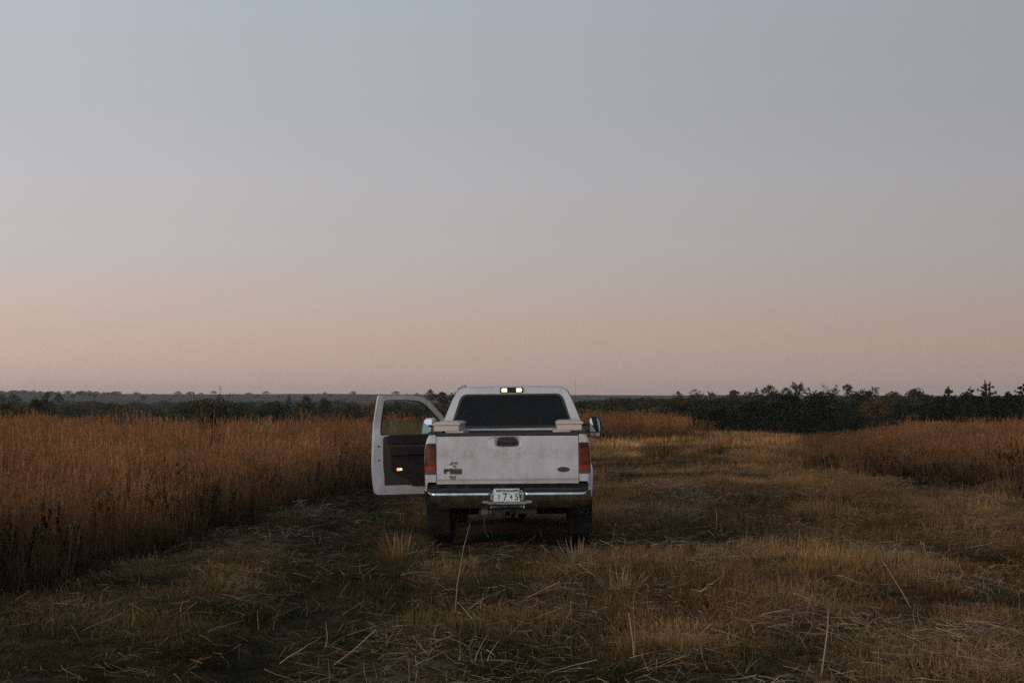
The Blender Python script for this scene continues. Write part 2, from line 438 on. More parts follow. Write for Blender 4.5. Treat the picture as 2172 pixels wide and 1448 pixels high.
def ground(x, y):
    x = np.asarray(x, float); y = np.asarray(y, float)
    near = 1 - sstep(60, 110, y)
    z = near * (0.10 * (fbm(x/1.1, y/1.1, 3) - .5) + 0.24 * (fbm(x/3.8, y/3.8, 5) - .5))
    und = sstep(17, 20, y) * (1 - sstep(27, 30, y)) * gauss(x, track_x(y), 1.9)
    z = z * (1 - .8 * und)
    for sgn in (-1, 1):
        z = z - near * 0.055 * gauss(x, track_x(y) + sgn*.85, .24)
    z = z - near * 0.08 * gauss(x, old_rut_x(y), .38) + near * .05 * gauss(x, old_rut_x(y) - .75, .3)
    z = z - near * 0.15 * gauss(x, 2.9, 1.3) * gauss(y, 21.8, 1.7) + near * .08 * gauss(x, 3.0, 1.8) * gauss(y, 17.2, 1.6)
    z = z + near * .10 * gauss(x, 4.5, 2.5) * gauss(y, 31, 4)
    z = z + .28 * gauss(x, 5.4, 3.2) * gauss(y, 77, 8)
    de = drop_edge(x)
    z = z - (6.5 - 2.0 * sstep(1, 14, x - .02*y)) * sstep(0, 170, y - de)
    z = z + (2.0 - .5 * sstep(1, 14, x - .02*y)) * sstep(330, 760, y) + (7.8 - 1.5 * sstep(1, 14, x - .02*y)) * sstep(650, 1500, y) + (1 - sstep(1500, 2600, y)) * 0
    z = z - np.clip(x, -600, 600) * 0.0030 * sstep(500, 1500, y)
    z = z + 1.6 * (fbm(x/170, y/170, 9) - .5) * sstep(120, 400, y)
    z = z + 1.1 * (fbm(x/40, y/40, 21) - .5) * sstep(100, 220, y)
    return z
def gz(x, y): return float(ground(np.array([x]), np.array([y]))[0])

def ground_mat():
    m, t = new_mat('soil_and_thatch')
    df = N(t, 'ShaderNodeBsdfDiffuse'); o = N(t, 'ShaderNodeOutputMaterial'); t.links.new(df.outputs[0], o.inputs[0])
    g = N(t, 'ShaderNodeNewGeometry')
    sp = N(t, 'ShaderNodeSeparateXYZ'); t.links.new(g.outputs['Position'], sp.inputs[0])
    def noise(scale, det=5, sx=1, sy=1):
        mpv = N(t, 'ShaderNodeMapping'); mpv.inputs['Scale'].default_value = (scale*sx, scale*sy, scale)
        n = N(t, 'ShaderNodeTexNoise'); n.inputs['Scale'].default_value = 1; n.inputs['Detail'].default_value = det
        t.links.new(g.outputs['Position'], mpv.inputs[0]); t.links.new(mpv.outputs[0], n.inputs['Vector']); return n.outputs['Fac']
    def mix(f, a, b, lo=None, hi=None):
        if lo is not None:
            mr = N(t, 'ShaderNodeMapRange'); mr.inputs['From Min'].default_value = lo; mr.inputs['From Max'].default_value = hi
            t.links.new(f, mr.inputs['Value']); f = mr.outputs[0]
        mx = N(t, 'ShaderNodeMix', data_type='RGBA'); t.links.new(f, mx.inputs[0])
        for i, q in ((6, a), (7, b)):
            if isinstance(q, tuple): mx.inputs[i].default_value = (*q, 1)
            else: t.links.new(q, mx.inputs[i])
        return mx.outputs[2]
    n_f = mix(noise(9), (.030, .022, .012), (.13, .085, .045), .35, .68)
    near = mix(noise(.7), n_f, (.030, .034, .013), .45, .65)
    farc = mix(noise(.013, 5, 1, 2.2), (.050, .048, .026), (.12, .092, .055), .44, .60)
    farc = mix(noise(.05, 5, 1, 2), farc, (.05, .052, .026), .50, .62)
    c = mix(sp.outputs['Y'], near, farc, 85, 130)
    t.links.new(c, df.inputs[0])
    return m

def build_ground():
    ys = np.concatenate([np.linspace(-40, 8, 40, endpoint=False), np.linspace(8, 40, 190, endpoint=False), np.geomspace(40, 2900, 240)])
    us = np.linspace(-1, 1, 221)
    us = np.sign(us) * np.abs(us)**1.25
    hw = 30 + .62 * np.maximum(ys, 0)
    X = us[None, :] * hw[:, None]; Y = np.repeat(ys[:, None], len(us), 1)
    Z = ground(X, Y)
    v = np.stack([X, Y, Z], -1).reshape(-1, 3)
    n = len(us); i = np.arange((len(ys)-1)*n).reshape(len(ys)-1, n)[:, :-1].ravel()
    f = np.stack([i, i+1, i+1+n, i+n], 1)
    me = bpy.data.meshes.new('ground'); me.from_pydata(v.tolist(), [], f.tolist()); me.update()
    me.shade_smooth(); me.materials.append(ground_mat())
    o = bpy.data.objects.new('ground', me); COL.objects.link(o)
    tag(o, 'rolling prairie ground under mown track, tall grass and far fields', None, None, 'structure')
build_ground()

# ------------------------------------------------------------------ haze: the evening air over the valley
HAZE = 0.00021
if HAZE:
    hb = MB(); hb.box((0, 1450, 1.5), (4400, 3100, 36))
    hm, ht = new_mat('evening_air')
    pv = N(ht, 'ShaderNodeVolumePrincipled'); ho = N(ht, 'ShaderNodeOutputMaterial')
    pv.inputs['Color'].default_value = (.92, .92, .87, 1); pv.inputs['Density'].default_value = HAZE
    pv.inputs['Anisotropy'].default_value = 0.0
    ht.links.new(pv.outputs[0], ho.inputs['Volume'])
    tag(obj('haze', hb, hm), 'thin evening haze over the whole valley', None, None, 'stuff')

# ------------------------------------------------------------------ pickup truck
truck = empty('pickup_truck', (TX, TY, gz(TX, TY + 1.2) - .0), (0, R(-.55), YAW))
tag(truck, 'dusty white pickup truck seen from behind with its left door open', 'pickup truck')
WZ = [(.40, .915), (.60, .945), (.90, .968), (1.20, .958), (1.30, .950), (1.40, .935), (1.54, .905), (1.80, .80), (1.90, .745), (1.95, .70)]
def wz(z): return float(np.interp(z, [a for a, _ in WZ], [b for _, b in WZ]))
def yb(z): return 2.15 + max(0, z - 1.40) * .20

# --- bed sides
def bed_side(s):
    mb = MB(); AC = (1.25, .43); AR = .50
    ys = [0, .004, .012, .025, .05, .12, .22, .34, .46, .56, .64, .70, .745, .749, .76, .80, .88, 1.0, 1.12, 1.25, 1.38, 1.5, 1.62, 1.7, 1.74, 1.751, 1.755, 1.80, 1.88, 2.0, 2.12]
    rows = []; innerb = []
    for y in ys:
        zb = .60
        if abs(y - AC[0]) < AR: zb = max(.60, AC[1] + math.sqrt(AR*AR - (y-AC[0])**2))
        row = []
        for k in range(15):
            z = zb + (1.392 - zb) * k / 14
            x = float(np.interp(z, [.5, .62, .8, 1.1, 1.25, 1.34, 1.392], [.965, .98, .998, 1.004, .996, .972, .945]))
            d = math.hypot(y-AC[0], z-AC[1])
            x += .050 * math.exp(-((d-AR) / .085)**2) * (1 if z < 1.2 else 0)
            if y < .05: x -= .035 * (1 - y/.05)**2
            row.append((s*x, y, z))
        rows.append(row); innerb.append((s*.80, y, zb))
    mb.grid(rows)
    mb.grid([[r[0] for r in rows], innerb])                     # underside and arch lining
    # rear post face, inner wall, top
    post = [p for p in rows[0] if p[2] > .795]
    mb.grid([post, [(s*.862, 0, p[2]) for p in post]])
    mb.grid([[(s*.862, 0, .80), (s*.862, 0, 1.392)], [(s*.862, .10, .80), (s*.862, .10, 1.392)], [(s*.80, .101, .80), (s*.80, .101, 1.392)], [(s*.80, 2.12, .80), (s*.80, 2.12, 1.392)]])
    mb.grid([[r[-1] for r in rows], [(s*.80, y, 1.392) for y in ys]])
    o = obj('bed_side', mb, M['paint'], truck, smooth=True)
    cap = MB()
    cap.prism(round_poly([(s*.805, 1.390), (s*.950, 1.390), (s*.953, 1.412), (s*.925, 1.430), (s*.805, 1.430)], .012), lambda p, q: (p[0], q, p[1]), .105, 2.10)
    obj('rail_cap', cap, M['black'], o, smooth=True)
    cap = MB()
    cap.prism(round_poly([(s*.868, 1.393), (s*.945, 1.393), (s*.95, 1.418), (s*.915, 1.434), (s*.868, 1.434)], .014), lambda p, q: (p[0], q, p[1]), -.006, .10)
    obj('corner_cap', cap, M['black'], o, smooth=True)
    # tail lamp wraps the corner: dark top, amber-red, bright reflector, clear base
    tl = MB()
    def lens(z0, z1, mat, name, par, proud=.0):
        b = MB(); rws = []
        for z in np.linspace(z0, z1, 5):
            k = float(np.interp(z, [.924, 1.0, 1.2, 1.287], [.0, .0, -.006, -.018]))
            xo = .995 + k
            rws.append([(s*.868, -.002, z), (s*.868, -.016-proud, z), (s*(xo-.035), -.018-proud, z), (s*(xo-.008), -.006, z), (s*(xo+.006), .022, z), (s*(xo+.007), .055, z), (s*(xo-.01), .056, z)])
        b.grid(rws)
        for rr in (rws[0], rws[-1]): b.add(rr, [tuple(range(7))])
        return obj(name, b, mat, par, smooth=True)
    hs = MB()
    hs.prism(round_poly([(s*.864, .918), (s*.985, .918), (s*.985, 1.20), (s*.965, 1.292), (s*.864, 1.292)], .012), lambda p, q: (p[0], q, p[1]), -.006, .02)
    tlo = obj('tail_light', hs, M['black'], truck, smooth=True)
    lens(1.225, 1.287, M['darkred'], 'upper_lens', tlo)
    lens(1.02, 1.224, M['redlens'], 'red_lens', tlo, .002)
    lens(.972, 1.019, M['brightred'], 'reflector', tlo, .003)
    lens(.924, .971, M['clearlens'], 'reverse_lens', tlo)
for s in (-1, 1): bed_side(s)

# --- bed floor and front wall
mb = MB(); mb.box((0, 1.10, .80), (1.60, 2.0, .03)); mb.box((0, 2.115, 1.09), (1.88, .03, .62))
obj('bed_floor', mb, M['trimgrey'], truck, bevel=.004)
for s in (-1, 1):
    mb = MB(); mb.box((s*.69, 1.25, .92), (.215, .85, .24))
    obj('wheel_housing', mb, M['trimgrey'], truck, bevel=.04, seg=3)
# --- tailgate
mb = MB(); rows = []
def tg_y(x, z):
    y = -.004
    y += .010 * sstep(.855, .845, z) * (1 - 0)                     # lower edge step line
    hx, hz = abs(x + .0) / .155, (z - 1.305) / .062
    d = (hx**4 + (hz if hz > 0 else hz*1.0)**4)**.25
    y += .030 * float(1 - sstep(.80, 1.02, d))                       # pocket behind the handle
    y -= .004 * math.cos(x / .86 * 1.5)
    return float(y)
xs = sorted(set([-.853, .853] + list(np.round(np.linspace(-.84, .84, 57), 4)) + list(np.round(np.linspace(-.18, .18, 25), 4))))
zs = sorted(set([.803, .81, .842, .850, .858, .87] + list(np.round(np.linspace(.9, 1.22, 9), 4)) + list(np.round(np.linspace(1.23, 1.376, 17), 4))))
for z in zs: rows.append([(x, tg_y(x, z), z) for x in xs])
mb.grid(rows)
per = [r[0] for r in rows] + rows[-1][1:] + [r[-1] for r in rows[::-1]][1:] + rows[0][::-1][1:-1]
mb.grid([per, [(p[0], .055, p[2]) for p in per]], close=True)
mb.grid([[(-.853, .055, .803), (.853, .055, .803)], [(-.853, .055, 1.376), (.853, .055, 1.376)]])
tg = obj('tailgate', mb, M['paint'], truck, smooth=True)
mb = MB(); mb.prism(round_poly([(-.010, 1.372), (-.012, 1.402), (.0, 1.416), (.058, 1.416), (.060, 1.372)], .008), lambda p, q: (q, p[0], p[1]), -.852, .852)
obj('tailgate_cap', mb, M['black'], tg, smooth=True)
mb = MB()
bez = round_poly([(-.128, 1.258), (.128, 1.258), (.122, 1.33), (.085, 1.358), (-.085, 1.358), (-.122, 1.33)], [.02, .02, .03, .03, .03, .03])
bin_ = round_poly([(-.108, 1.272), (.108, 1.272), (.100, 1.322), (.07, 1.338), (-.07, 1.338), (-.100, 1.322)], [.014]*6)
a, b = match_rings(bez, bin_)
mb.ring(a, b, lambda p, q: (p[0], q, p[1]), lambda p: -.022, lambda p: .01)
mb.prism(bin_, lambda p, q: (p[0], q, p[1]), .012, .022)
hd = obj('tailgate_handle', mb, M['black'], tg, bevel=.004)
mb = MB(); mb.prism(round_poly([(-.10, 1.292), (.10, 1.292), (.088, 1.334), (-.088, 1.334)], .012), lambda p, q: (p[0], q, p[1]), -.020, -.004)
obj('handle_paddle', mb, M['black'], hd, bevel=.003)
mb = MB(); mb.prism(round_poly([(-.085, 1.262), (.085, 1.262), (.078, 1.270), (-.078, 1.270)], .003), lambda p, q: (p[0], q, p[1]), -.026, -.021)
obj('handle_highlight_edge', mb, M['trimgrey'], hd)
# scratch and dent on the gate
mb = MB(); mb.tube([(-.03, -.011, 1.352), (.0, -.010, 1.362), (.03, -.010, 1.366)], [.002, .0035, .002], 5)
mb.tube([(-.06, -.010, 1.340), (-.035, -.010, 1.348)], .002, 5)
mb.v = [(x - .17, y, z) for x, y, z in mb.v]
obj('scratch', mb, M['trimgrey'], tg)
# badges
def text_mesh(name, body, size, mat, parent, loc, bold=0.0, ext=.002, sx=1.0, shear=0.0):
    cu = bpy.data.curves.new(name, 'FONT'); cu.body = body; cu.size = size; cu.extrude = ext; cu.align_x = 'CENTER'; cu.align_y = 'CENTER'; cu.offset = bold; cu.shear = shear
    cu.resolution_u = 3
    tmp = bpy.data.objects.new('tmp', cu); COL.objects.link(tmp)
    bpy.context.view_layer.update()
    dg = bpy.context.evaluated_depsgraph_get()
    me = bpy.data.meshes.new_from_object(tmp.evaluated_get(dg))
    bpy.data.objects.remove(tmp)
    me.materials.clear(); me.materials.append(mat)
    me.transform(Matrix.Rotation(R(90), 4, 'X') @ Matrix.Diagonal((sx, 1, 1, 1)))
    me.name = name
    o = bpy.data.objects.new(name, me); COL.objects.link(o); o.parent = parent; o.location = loc
    return o
mb = MB()
mb.prism(round_poly([(-.765, .930), (-.740, .930), (-.735, .955), (-.690, .958), (-.690, .925), (-.553, .925), (-.553, .986), (-.765, .986)], .006), lambda p, q: (p[0], q, p[1]), -.018, -.006)
bd = obj('model_badge', mb, M['badge'], tg)
text_mesh('badge_lettering', 'F-250', .040, M['badge2'], bd, (-.635, -.019, .970), .001, .001, 1.5)
text_mesh('badge_lettering', 'SUPER DUTY', .022, M['badge2'], bd, (-.621, -.019, .938), .0004, .001, 1.0)
mb = MB()
for (x, z, a) in [(0, 0, 0)]:
    for pl in ([(-.055, .012), (-.02, .045), (.0, .030), (-.012, .010), (-.035, -.004)], [(.0, .034), (.035, .046), (.052, .030), (.042, .006), (.010, .012)], [(-.010, .004), (.018, .002), (.036, -.024), (.020, -.034), (-.008, -.018)], [(-.052, -.040), (-.028, -.034), (-.030, -.044)]):
        mb.prism(pl, lambda p, q: (p[0] - .648, q, p[1] + 1.030), -.013, -.009)
obj('decal', mb, M['decal'], tg)
text_mesh('small_lettering', 'FX4', .042, M['badge'], tg, (-.662, -.012, .885), .001, .002, 1.05)
text_mesh('small_lettering', 'OFF ROAD', .014, M['badge2'], tg, (-.655, -.012, .862), 0, .002, 1.0)
mb = MB(); n = 28
mb.prism([(.672 + .072*math.cos(2*math.pi*k/n), .970 + .029*math.sin(2*math.pi*k/n)) for k in range(n)], lambda p, q: (p[0], q, p[1]), -.020, -.006)
ov = obj('oval_badge', mb, M['badge'], tg, bevel=.003)
text_mesh('oval_lettering', 'Ford', .045, M['badge2'], ov, (.672, -.0205, .971), 0, .0008, 1.1, .3)

# --- rear bumper
mb = MB(); rows = []
prof = [(-.02, .742), (-.14, .742), (-.186, .734), (-.207, .721), (-.220, .704), (-.224, .686), (-.219, .658), (-.214, .62), (-.202, .575), (-.182, .545), (-.15, .522), (-.10, .515)]
xs = list(np.linspace(-1.0, -.86, 9)) + list(np.linspace(-.82, -.24, 10)) + [-.225, -.21, -.20, -.19, -.17, -.1, 0, .1, .17, .19, .20, .21, .225] + list(np.linspace(.24, .82, 10)) + list(np.linspace(.86, 1.0, 9))
for x in xs:
    e = max(0, abs(x) - .86) / .14
    row = []
    for (y, z) in prof:
        rec = float(1 - sstep(.185, .23, abs(x))) * (1 if .53 < z < .73 else 0)
        lift = .055 * e * e
        row.append((x, y + .20 * e**2.4 + .045*rec, z + (lift * (z < .7)) ))
    rows.append(row)
mb.grid(rows)
bp = obj('rear_bumper', mb, M['chrome'], truck, smooth=True)
for s in (-1, 1):
    mb = MB(); rws = []
    for x in np.linspace(.20, .97, 22):
        e = max(0, x - .86) / .14
        yo = .20 * e**2.4
        pr = [(-.03, .7445), (-.03, .752), (-.150, .757), (-.195, .756), (-.215, .748), (-.226, .730), (-.222, .716), (-.16, .7445)]
        rws.append([(s*x, y + yo, z) for y, z in pr])
    mb.grid(rws, close=True)
    mb.add(rws[0], [tuple(range(8))]); mb.add(rws[-1], [tuple(range(8))])
    obj('step_pad', mb, M['trimgrey'], bp, smooth=True)
mb = MB(); mb.box((0, .02, .774), (1.94, .06, .052))
obj('bumper_gap_shade', mb, M['dark'], bp)  # dark bar stands in for the shade between bumper and tailgate
mb = MB(); mb.box((0, -.12, .752), (.40, .10, .018))
obj('bumper_centre_top', mb, M['dark'], bp, bevel=.004)
for hx, hy, hz, hr in ((-.255, -.2105, .660, .013), (.255, -.2105, .660, .013), (-.185, -.213, .716, .011)):
    mb = MB(); mb.lathe([(-.003, .0), (-.003, hr), (.006, hr)], (hx, hy, hz), 'y', 12)
    obj('bumper_hole', mb, M['dark'], bp)
mb = MB()
mb.prism(round_poly([(-.30, .590), (-.16, .606), (.16, .606), (.30, .590), (.2, .572), (-.2, .572)], .01), lambda p, q: (p[0], q, p[1]), -.236, -.19)
obj('bumper_lip', mb, M['chrome'], bp, bevel=.004)
for s in (-1, 1):
    mb = MB(); mb.prism(round_poly([(s*.168, .62), (s*.200, .625), (s*.200, .69), (s*.168, .692)], .008), lambda p, q: (p[0], q, p[1]), -.226, -.18)
    obj('plate_lamp_housing', mb, M['rimsteel'], bp, bevel=.003)
# number plate
PX, PZ = -.005, .668
mb = MB(); mb.prism(round_poly([(PX-.155, PZ-.088), (PX+.155, PZ-.088), (PX+.155, PZ+.088), (PX-.155, PZ+.088)], .012), lambda p, q: (p[0], q, p[1]), -.235, -.226)
pl = obj('license_plate', mb, M['plate'], truck, bevel=.002)
mb = MB(); mb.prism([(PX-.125, PZ+.050), (PX+.14, PZ+.046), (PX+.14, PZ+.080), (PX+.02, PZ+.072), (PX-.06, PZ+.080), (PX-.125, PZ+.078)], lambda p, q: (p[0], q, p[1]), -.2362, -.235)
obj('plate_banner', mb, M['plategreen'], pl)
mb = MB(); mb.prism([(PX-.11, PZ-.078), (PX-.03, PZ-.078), (PX-.03, PZ-.068), (PX-.11, PZ-.068)], lambda p, q: (p[0], q, p[1]), -.2362, -.235)
obj('plate_strip', mb, M['platedark'], pl)
for ch, x, sz, mt in (('1', -.092, .085, 'platedark'), ('7', -.020, .125, 'platedark'), ('4', .052, .075, 'badge2'), ('5', .118, .110, 'platedark')):
    text_mesh('plate_character', ch, sz, M[mt], pl, (PX + x, -.2362, PZ - .014), .002, .0008, .85)
for x, z in ((-.115, .068), (.125, .066), (.13, -.07)):
    mb = MB(); mb.lathe([(0, 0), (-.004, .006), (0, .008)], (PX+x, -.236, PZ+z), 'y', 10); obj('plate_bolt', mb, M['rimsteel'], pl)
mb = MB(); mb.box((PX + .148, -.238, PZ + .03), (.010, .008, .10)); obj('plate_bracket', mb, M['rimsteel'], pl)

# --- cab: back wall with window opening, roof, pillars, sills
outl = [(-wz(z), z) for z in (.80, .95, 1.1, 1.25, 1.40, 1.54, 1.67, 1.80, 1.87, 1.90, 1.93, 1.95)] + [(-.66, 1.962), (-.60, 1.968), (-.3, 1.975), (0, 1.977)]
outl = outl + [(-x, z) for x, z in outl[::-1][1:]]
hole = round_poly([(-.825, 1.425), (.825, 1.425), (.675, 1.885), (-.675, 1.885)], [.05, .05, .09, .09], 6)
a, b = match_rings(outl, hole)
mb = MB(); mb.ring(a, b, lambda p, q: (p[0], yb(p[1]) + q, p[1]), lambda p: 0, lambda p: .035)
rf = []
for y, dz in ((2.263, 0), (2.28, .008), (2.42, .014), (2.7, .018), (2.95, .012), (3.05, -.004), (3.10, -.022)):
    half = [(-wz(1.87), 1.87), (-wz(1.90), 1.90), (-.725, 1.93), (-.70, 1.95), (-.66, 1.962), (-.60, 1.968), (-.3, 1.975), (0, 1.977)]
    row = half + [(-x, z) for x, z in half[::-1][1:]]
    rf.append([(x, y - (1.977-z)*.2*(1 if y < 2.3 else 0), z + dz) for x, z in row])
mb.grid(rf)
for s in (-1, 1):
    rws = []                                                        # quarter panel behind the door
    for z in (.48, .7, .9, 1.1, 1.25, 1.40, 1.54, 1.67, 1.80, 1.88, 1.90):
        rws.append([(s*wz(z), yb(z), z), (s*(wz(z)+.004), yb(z) + .06, z), (s*(wz(z)+.003), 2.342, z), (s*(wz(z)-.05), 2.344, z)])
    mb.grid(rws)
    mb.grid([[(s*wz(1.885), 2.34, 1.885), (s*wz(1.90), 2.34, 1.90)], [(s*wz(1.885), 3.03, 1.885), (s*wz(1.90), 3.06, 1.902)]])
    mb.tube([(s*.73, 3.05, 1.915), (s*.80, 3.30, 1.76), (s*.885, 3.56, 1.55), (s*.93, 3.74, 1.38)], .038, 8)   # windscreen pillar
    mb.grid([[(s*.95, 2.16, .44), (s*.95, 3.62, .44)], [(s*.955, 2.16, .50), (s*.955, 3.62, .50)], [(s*.80, 2.16, .505), (s*.80, 3.62, .505)]])  # sill
cab = obj('cab', mb, M['paint'], truck, smooth=True)
mb = MB(); mb.box((0, 2.9, .50), (1.70, 1.45, .04)); mb.box((0, 3.64, .90), (1.80, .04, .84)); mb.box((0, 2.24, 1.0), (1.76, .03, .92))
mb.box((0, 3.48, 1.22), (1.74, .30, .24))
obj('cab_floor', mb, M['interior2'], cab, bevel=.01)
hin = round_poly([(-.785, 1.460), (.785, 1.460), (.648, 1.862), (-.648, 1.862)], [.05, .05, .08, .08], 6)
a, b = match_rings(hole, hin)
mb = MB(); mb.ring(a, b, lambda p, q: (p[0], yb(p[1]) + q, p[1]), lambda p: .004, lambda p: .02)
wf = obj('window_seal', mb, M['black'], cab)
mb = MB(); mb.prism(hin, lambda p, q: (p[0], yb(p[1]) + q, p[1]), .010, .015)
rw = obj('rear_window', mb, M['tint'], cab)
mb = MB()
for x in (-.27, .27): mb.prism([(x-.012, 1.46), (x+.012, 1.46), (x+.012, 1.862), (x-.012, 1.862)], lambda p, q: (p[0], yb(p[1]) + q, p[1]), .016, .03)
mb.prism([(-.33, 1.440), (.33, 1.440), (.33, 1.452), (-.33, 1.452)], lambda p, q: (p[0], yb(p[1]) + q, p[1]), -.004, .004)
obj('window_slider_frame', mb, M['trimgrey'], rw)
# seats
for sx in (-.42, .42):
    mb = MB(); mb.box((sx, 2.78, .86), (.62, .56, .18)); mb.box((sx, 2.44, 1.16), (.60, .16, .56)); mb.box((sx, 2.43, 1.52), (.27, .09, .17))
    obj('seat', mb, M['seat'], truck, bevel=.04, seg=3)
mb = MB(); n = 24
mb.tube([(-.40 + .19*math.cos(2*math.pi*k/n), 3.18 + .19*.45*math.sin(2*math.pi*k/n), 1.27 + .19*.89*math.sin(2*math.pi*k/n)) for k in range(n+1)], .014, 6, False)
mb.tube([(-.40, 3.18, 1.27), (-.40, 3.42, 1.16)], .03, 8); mb.box((-.40, 3.18, 1.27), (.36, .03, .05))
obj('steering_wheel', mb, M['black'], truck)
mb = MB(); mb.grid([[(-.70, 3.08, 1.93), (-.35, 3.06, 1.95), (0, 3.05, 1.957), (.35, 3.06, 1.95), (.70, 3.08, 1.93)], [(-.90, 3.72, 1.40), (-.45, 3.84, 1.40), (0, 3.88, 1.40), (.45, 3.84, 1.40), (.90, 3.72, 1.40)]])
obj('windscreen', mb, M['glass'], cab, smooth=True)
# high stop lamp with two lit cargo lamps
zc, yc = 1.934, yb(1.934)
mb = MB(); mb.prism(round_poly([(-.155, zc-.038), (.155, zc-.038), (.155, zc+.038), (-.155, zc+.038)], .018, 6), lambda p, q: (p[0], yc + q, p[1]), -.018, .02)
sl = obj('roof_lamp', mb, M['darkred'], cab, bevel=.004)
for s in (-1, 1):
    mb = MB(); mb.prism(round_poly([(s*.062, zc-.026), (s*.138, zc-.026), (s*.138, zc+.026), (s*.062, zc+.026)], [.006, .022, .022, .006], 5), lambda p, q: (p[0], yc + q, p[1]), -.024, -.0175)
    obj('cargo_lens', mb, M['lamp_white'], sl, bevel=.003)
mb = MB(); mb.prism(round_poly([(-.052, zc-.026), (.052, zc-.026), (.052, zc+.026), (-.052, zc+.026)], .005), lambda p, q: (p[0], yc + q, p[1]), -.023, -.0175)
obj('stop_lens', mb, M['darkred'], sl, bevel=.003)
mb = MB(); mb.tube([(.86, 3.95, 1.20), (.868, 3.97, 1.60), (.872, 3.98, 2.10)], [.003, .002, .0012], 5)
obj('antenna', mb, M['dark'], truck)

# --- doors
HY = 3.50
def make_door(s, ang):
    """s = -1 left, +1 right. Local: closed door runs from the hinge backwards along -y; inward is -s x."""
    w0 = .95
    def F(p, t): u, z = p[0]*.965, p[1] + (.03 if p[1] < .62 else 0); return (s * (wz(z) - w0) - s*t, -u, z)
    out_ = round_poly([(1.125, .478), (1.150, .75), (1.152, 1.0), (1.142, 1.32), (1.130, 1.60), (1.115, 1.880), (.80, 1.886), (.50, 1.868), (.34, 1.80), (.12, 1.60), (.0, 1.46), (.0, 1.30), (.0, .90), (.0, .478)],
                      [.035, .1, .1, .1, .1, .035, .1, .10, .10, .06, .05, .0, .0, .035])
    win = round_poly([(1.045, 1.325), (1.035, 1.60), (1.022, 1.815), (.78, 1.822), (.52, 1.806), (.40, 1.755), (.20, 1.575), (.085, 1.44), (.085, 1.325)], [.02, .05, .05, .1, .08, .08, .05, .03, .02])
    a, b = match_rings(out_, win)
    th = lambda p: .058 if p[1] > 1.40 else float(.058 + .06 * sstep(1.40, 1.28, p[1]))
    mb = MB(); mb.ring(a, b, F, lambda p: 0.0, th)
    d = obj('door', mb, M['paint'], truck, loc=(s*w0, HY, 0))
    d.rotation_euler = (0, 0, ang)
    me = d.data; me.shade_smooth(); me.set_sharp_from_angle(angle=R(30))
    # seal round the window
    win2 = [Vector(p) for p in win]; c = sum(win2, Vector((0, 0))) / len(win2)
    inn = [p + (c - p).normalized() * .014 for p in win2]
    a, b = match_rings(win, inn); mb = MB(); mb.ring(a, b, F, lambda p: .012, lambda p: .064)
    obj('window_seal', mb, M['black'], d)
    zt = 1.545 if s < 0 else 1.82
    gl = round_poly([(1.04, 1.25), (1.03, zt), (.46, zt), (.30, zt - .10), (.13, zt - .26)] + ([(.10, 1.25)] if zt - .26 > 1.26 else []), [.01, .02, .10, .10, .02, .01][:6 if zt - .26 > 1.26 else 5]) if s < 0 else inn
    mb = MB(); mb.prism(gl, F, .028, .033)
    obj('door_glass', mb, M['glass'], d)
    # inner trim
    def trim(name, poly, t0, t1, mat, r=.03, bev=.006):
        b = MB(); b.prism(round_poly(poly, r), F, t0, t1); return obj(name, b, mat, d, bevel=bev)
    trim('door_trim', [(1.000, .605), (1.012, .9), (1.015, 1.315), (.03, 1.315), (.03, .605)], .116, .136, M['interior2'], .05)
    trim('upper_trim', [(.965, 1.205), (.955, 1.325), (.10, 1.342), (.04, 1.205)], .130, .175, M['interior'], .04, .015)
    trim('trim_insert', [(.90, .80), (.92, 1.16), (.06, 1.17), (.06, .70), (.62, .70)], .134, .150, M['interior'], .05)
    trim('armrest', [(.92, 1.045), (.90, 1.095), (.20, 1.11), (.20, 1.06)], .148, .205, M['interior'], .02, .014)
    trim('map_pocket', [(.60, .62), (.62, .80), (.06, .80), (.06, .62)], .134, .165, M['interior'], .02, .01)
    trim('lower_carpet', [(.985, .615), (.985, .78), (.66, .78), (.64, .615)], .134, .142, M['interior2'], .03)
    tl = trim('door_lamp', [(.815, .832), (.822, .874), (.725, .880), (.730, .836)], .148, .158, M['lamp_orange'] if s < 0 else M['brightred'], .008, .003)
    if s < 0:
        b = MB(); b.prism(round_poly([(.775, .842), (.775, .868), (.742, .870), (.742, .846)], .006), F, .1575, .160)
        obj('lamp_core', b, M['lamp_core'], tl)
    # latch, striker holes and screws on the bare metal edge
    for u, z, r in ((1.075, 1.175, .014), (1.070, .980, .016), (1.055, .925, .014), (1.02, .535, .012)):
        b = MB(); b.lathe([(0, 0), (0, r), (.004, r)], (0, 0, 0), 'x', 10)
        b.v = [F((u + v[1], z + v[2]), .1185 + v[0]*.2) for v in b.v]
        obj('door_latch_hole', b, M['dark'], d)
    b = MB()
    b.prism(round_poly([(1.10, .89), (1.085, .94), (1.065, .90), (1.085, .83), (1.11, .82)], .01), F, .1182, .120)
    obj('door_scuff', b, M['badge2'], d)
    # towing mirror on its arm
    ax, ay = s*.0, (-.235 if s < 0 else -.12)
    b = MB(); b.tube([(0 + s*-.01, ay, 1.44), (s*.11, ay, 1.445), (s*.15, ay + .02, 1.445)], .018, 8); b.tube([(s*-.01, ay, 1.36), (s*.11, ay, 1.345), (s*.15, ay + .02, 1.345)], .014, 8)
    mr = obj('mirror_arm', b, M['black'], d)
    cx = s*.195
    Rm = Matrix.Rotation(R(38) if s < 0 else R(-9), 4, 'Z')
    def MF(p, t): v = Rm @ Vector((p[0], t + ((p[1] - 1.41) * .22 if s < 0 else 0), 0)); return (cx + v.x, ay + .02 + v.y, p[1])
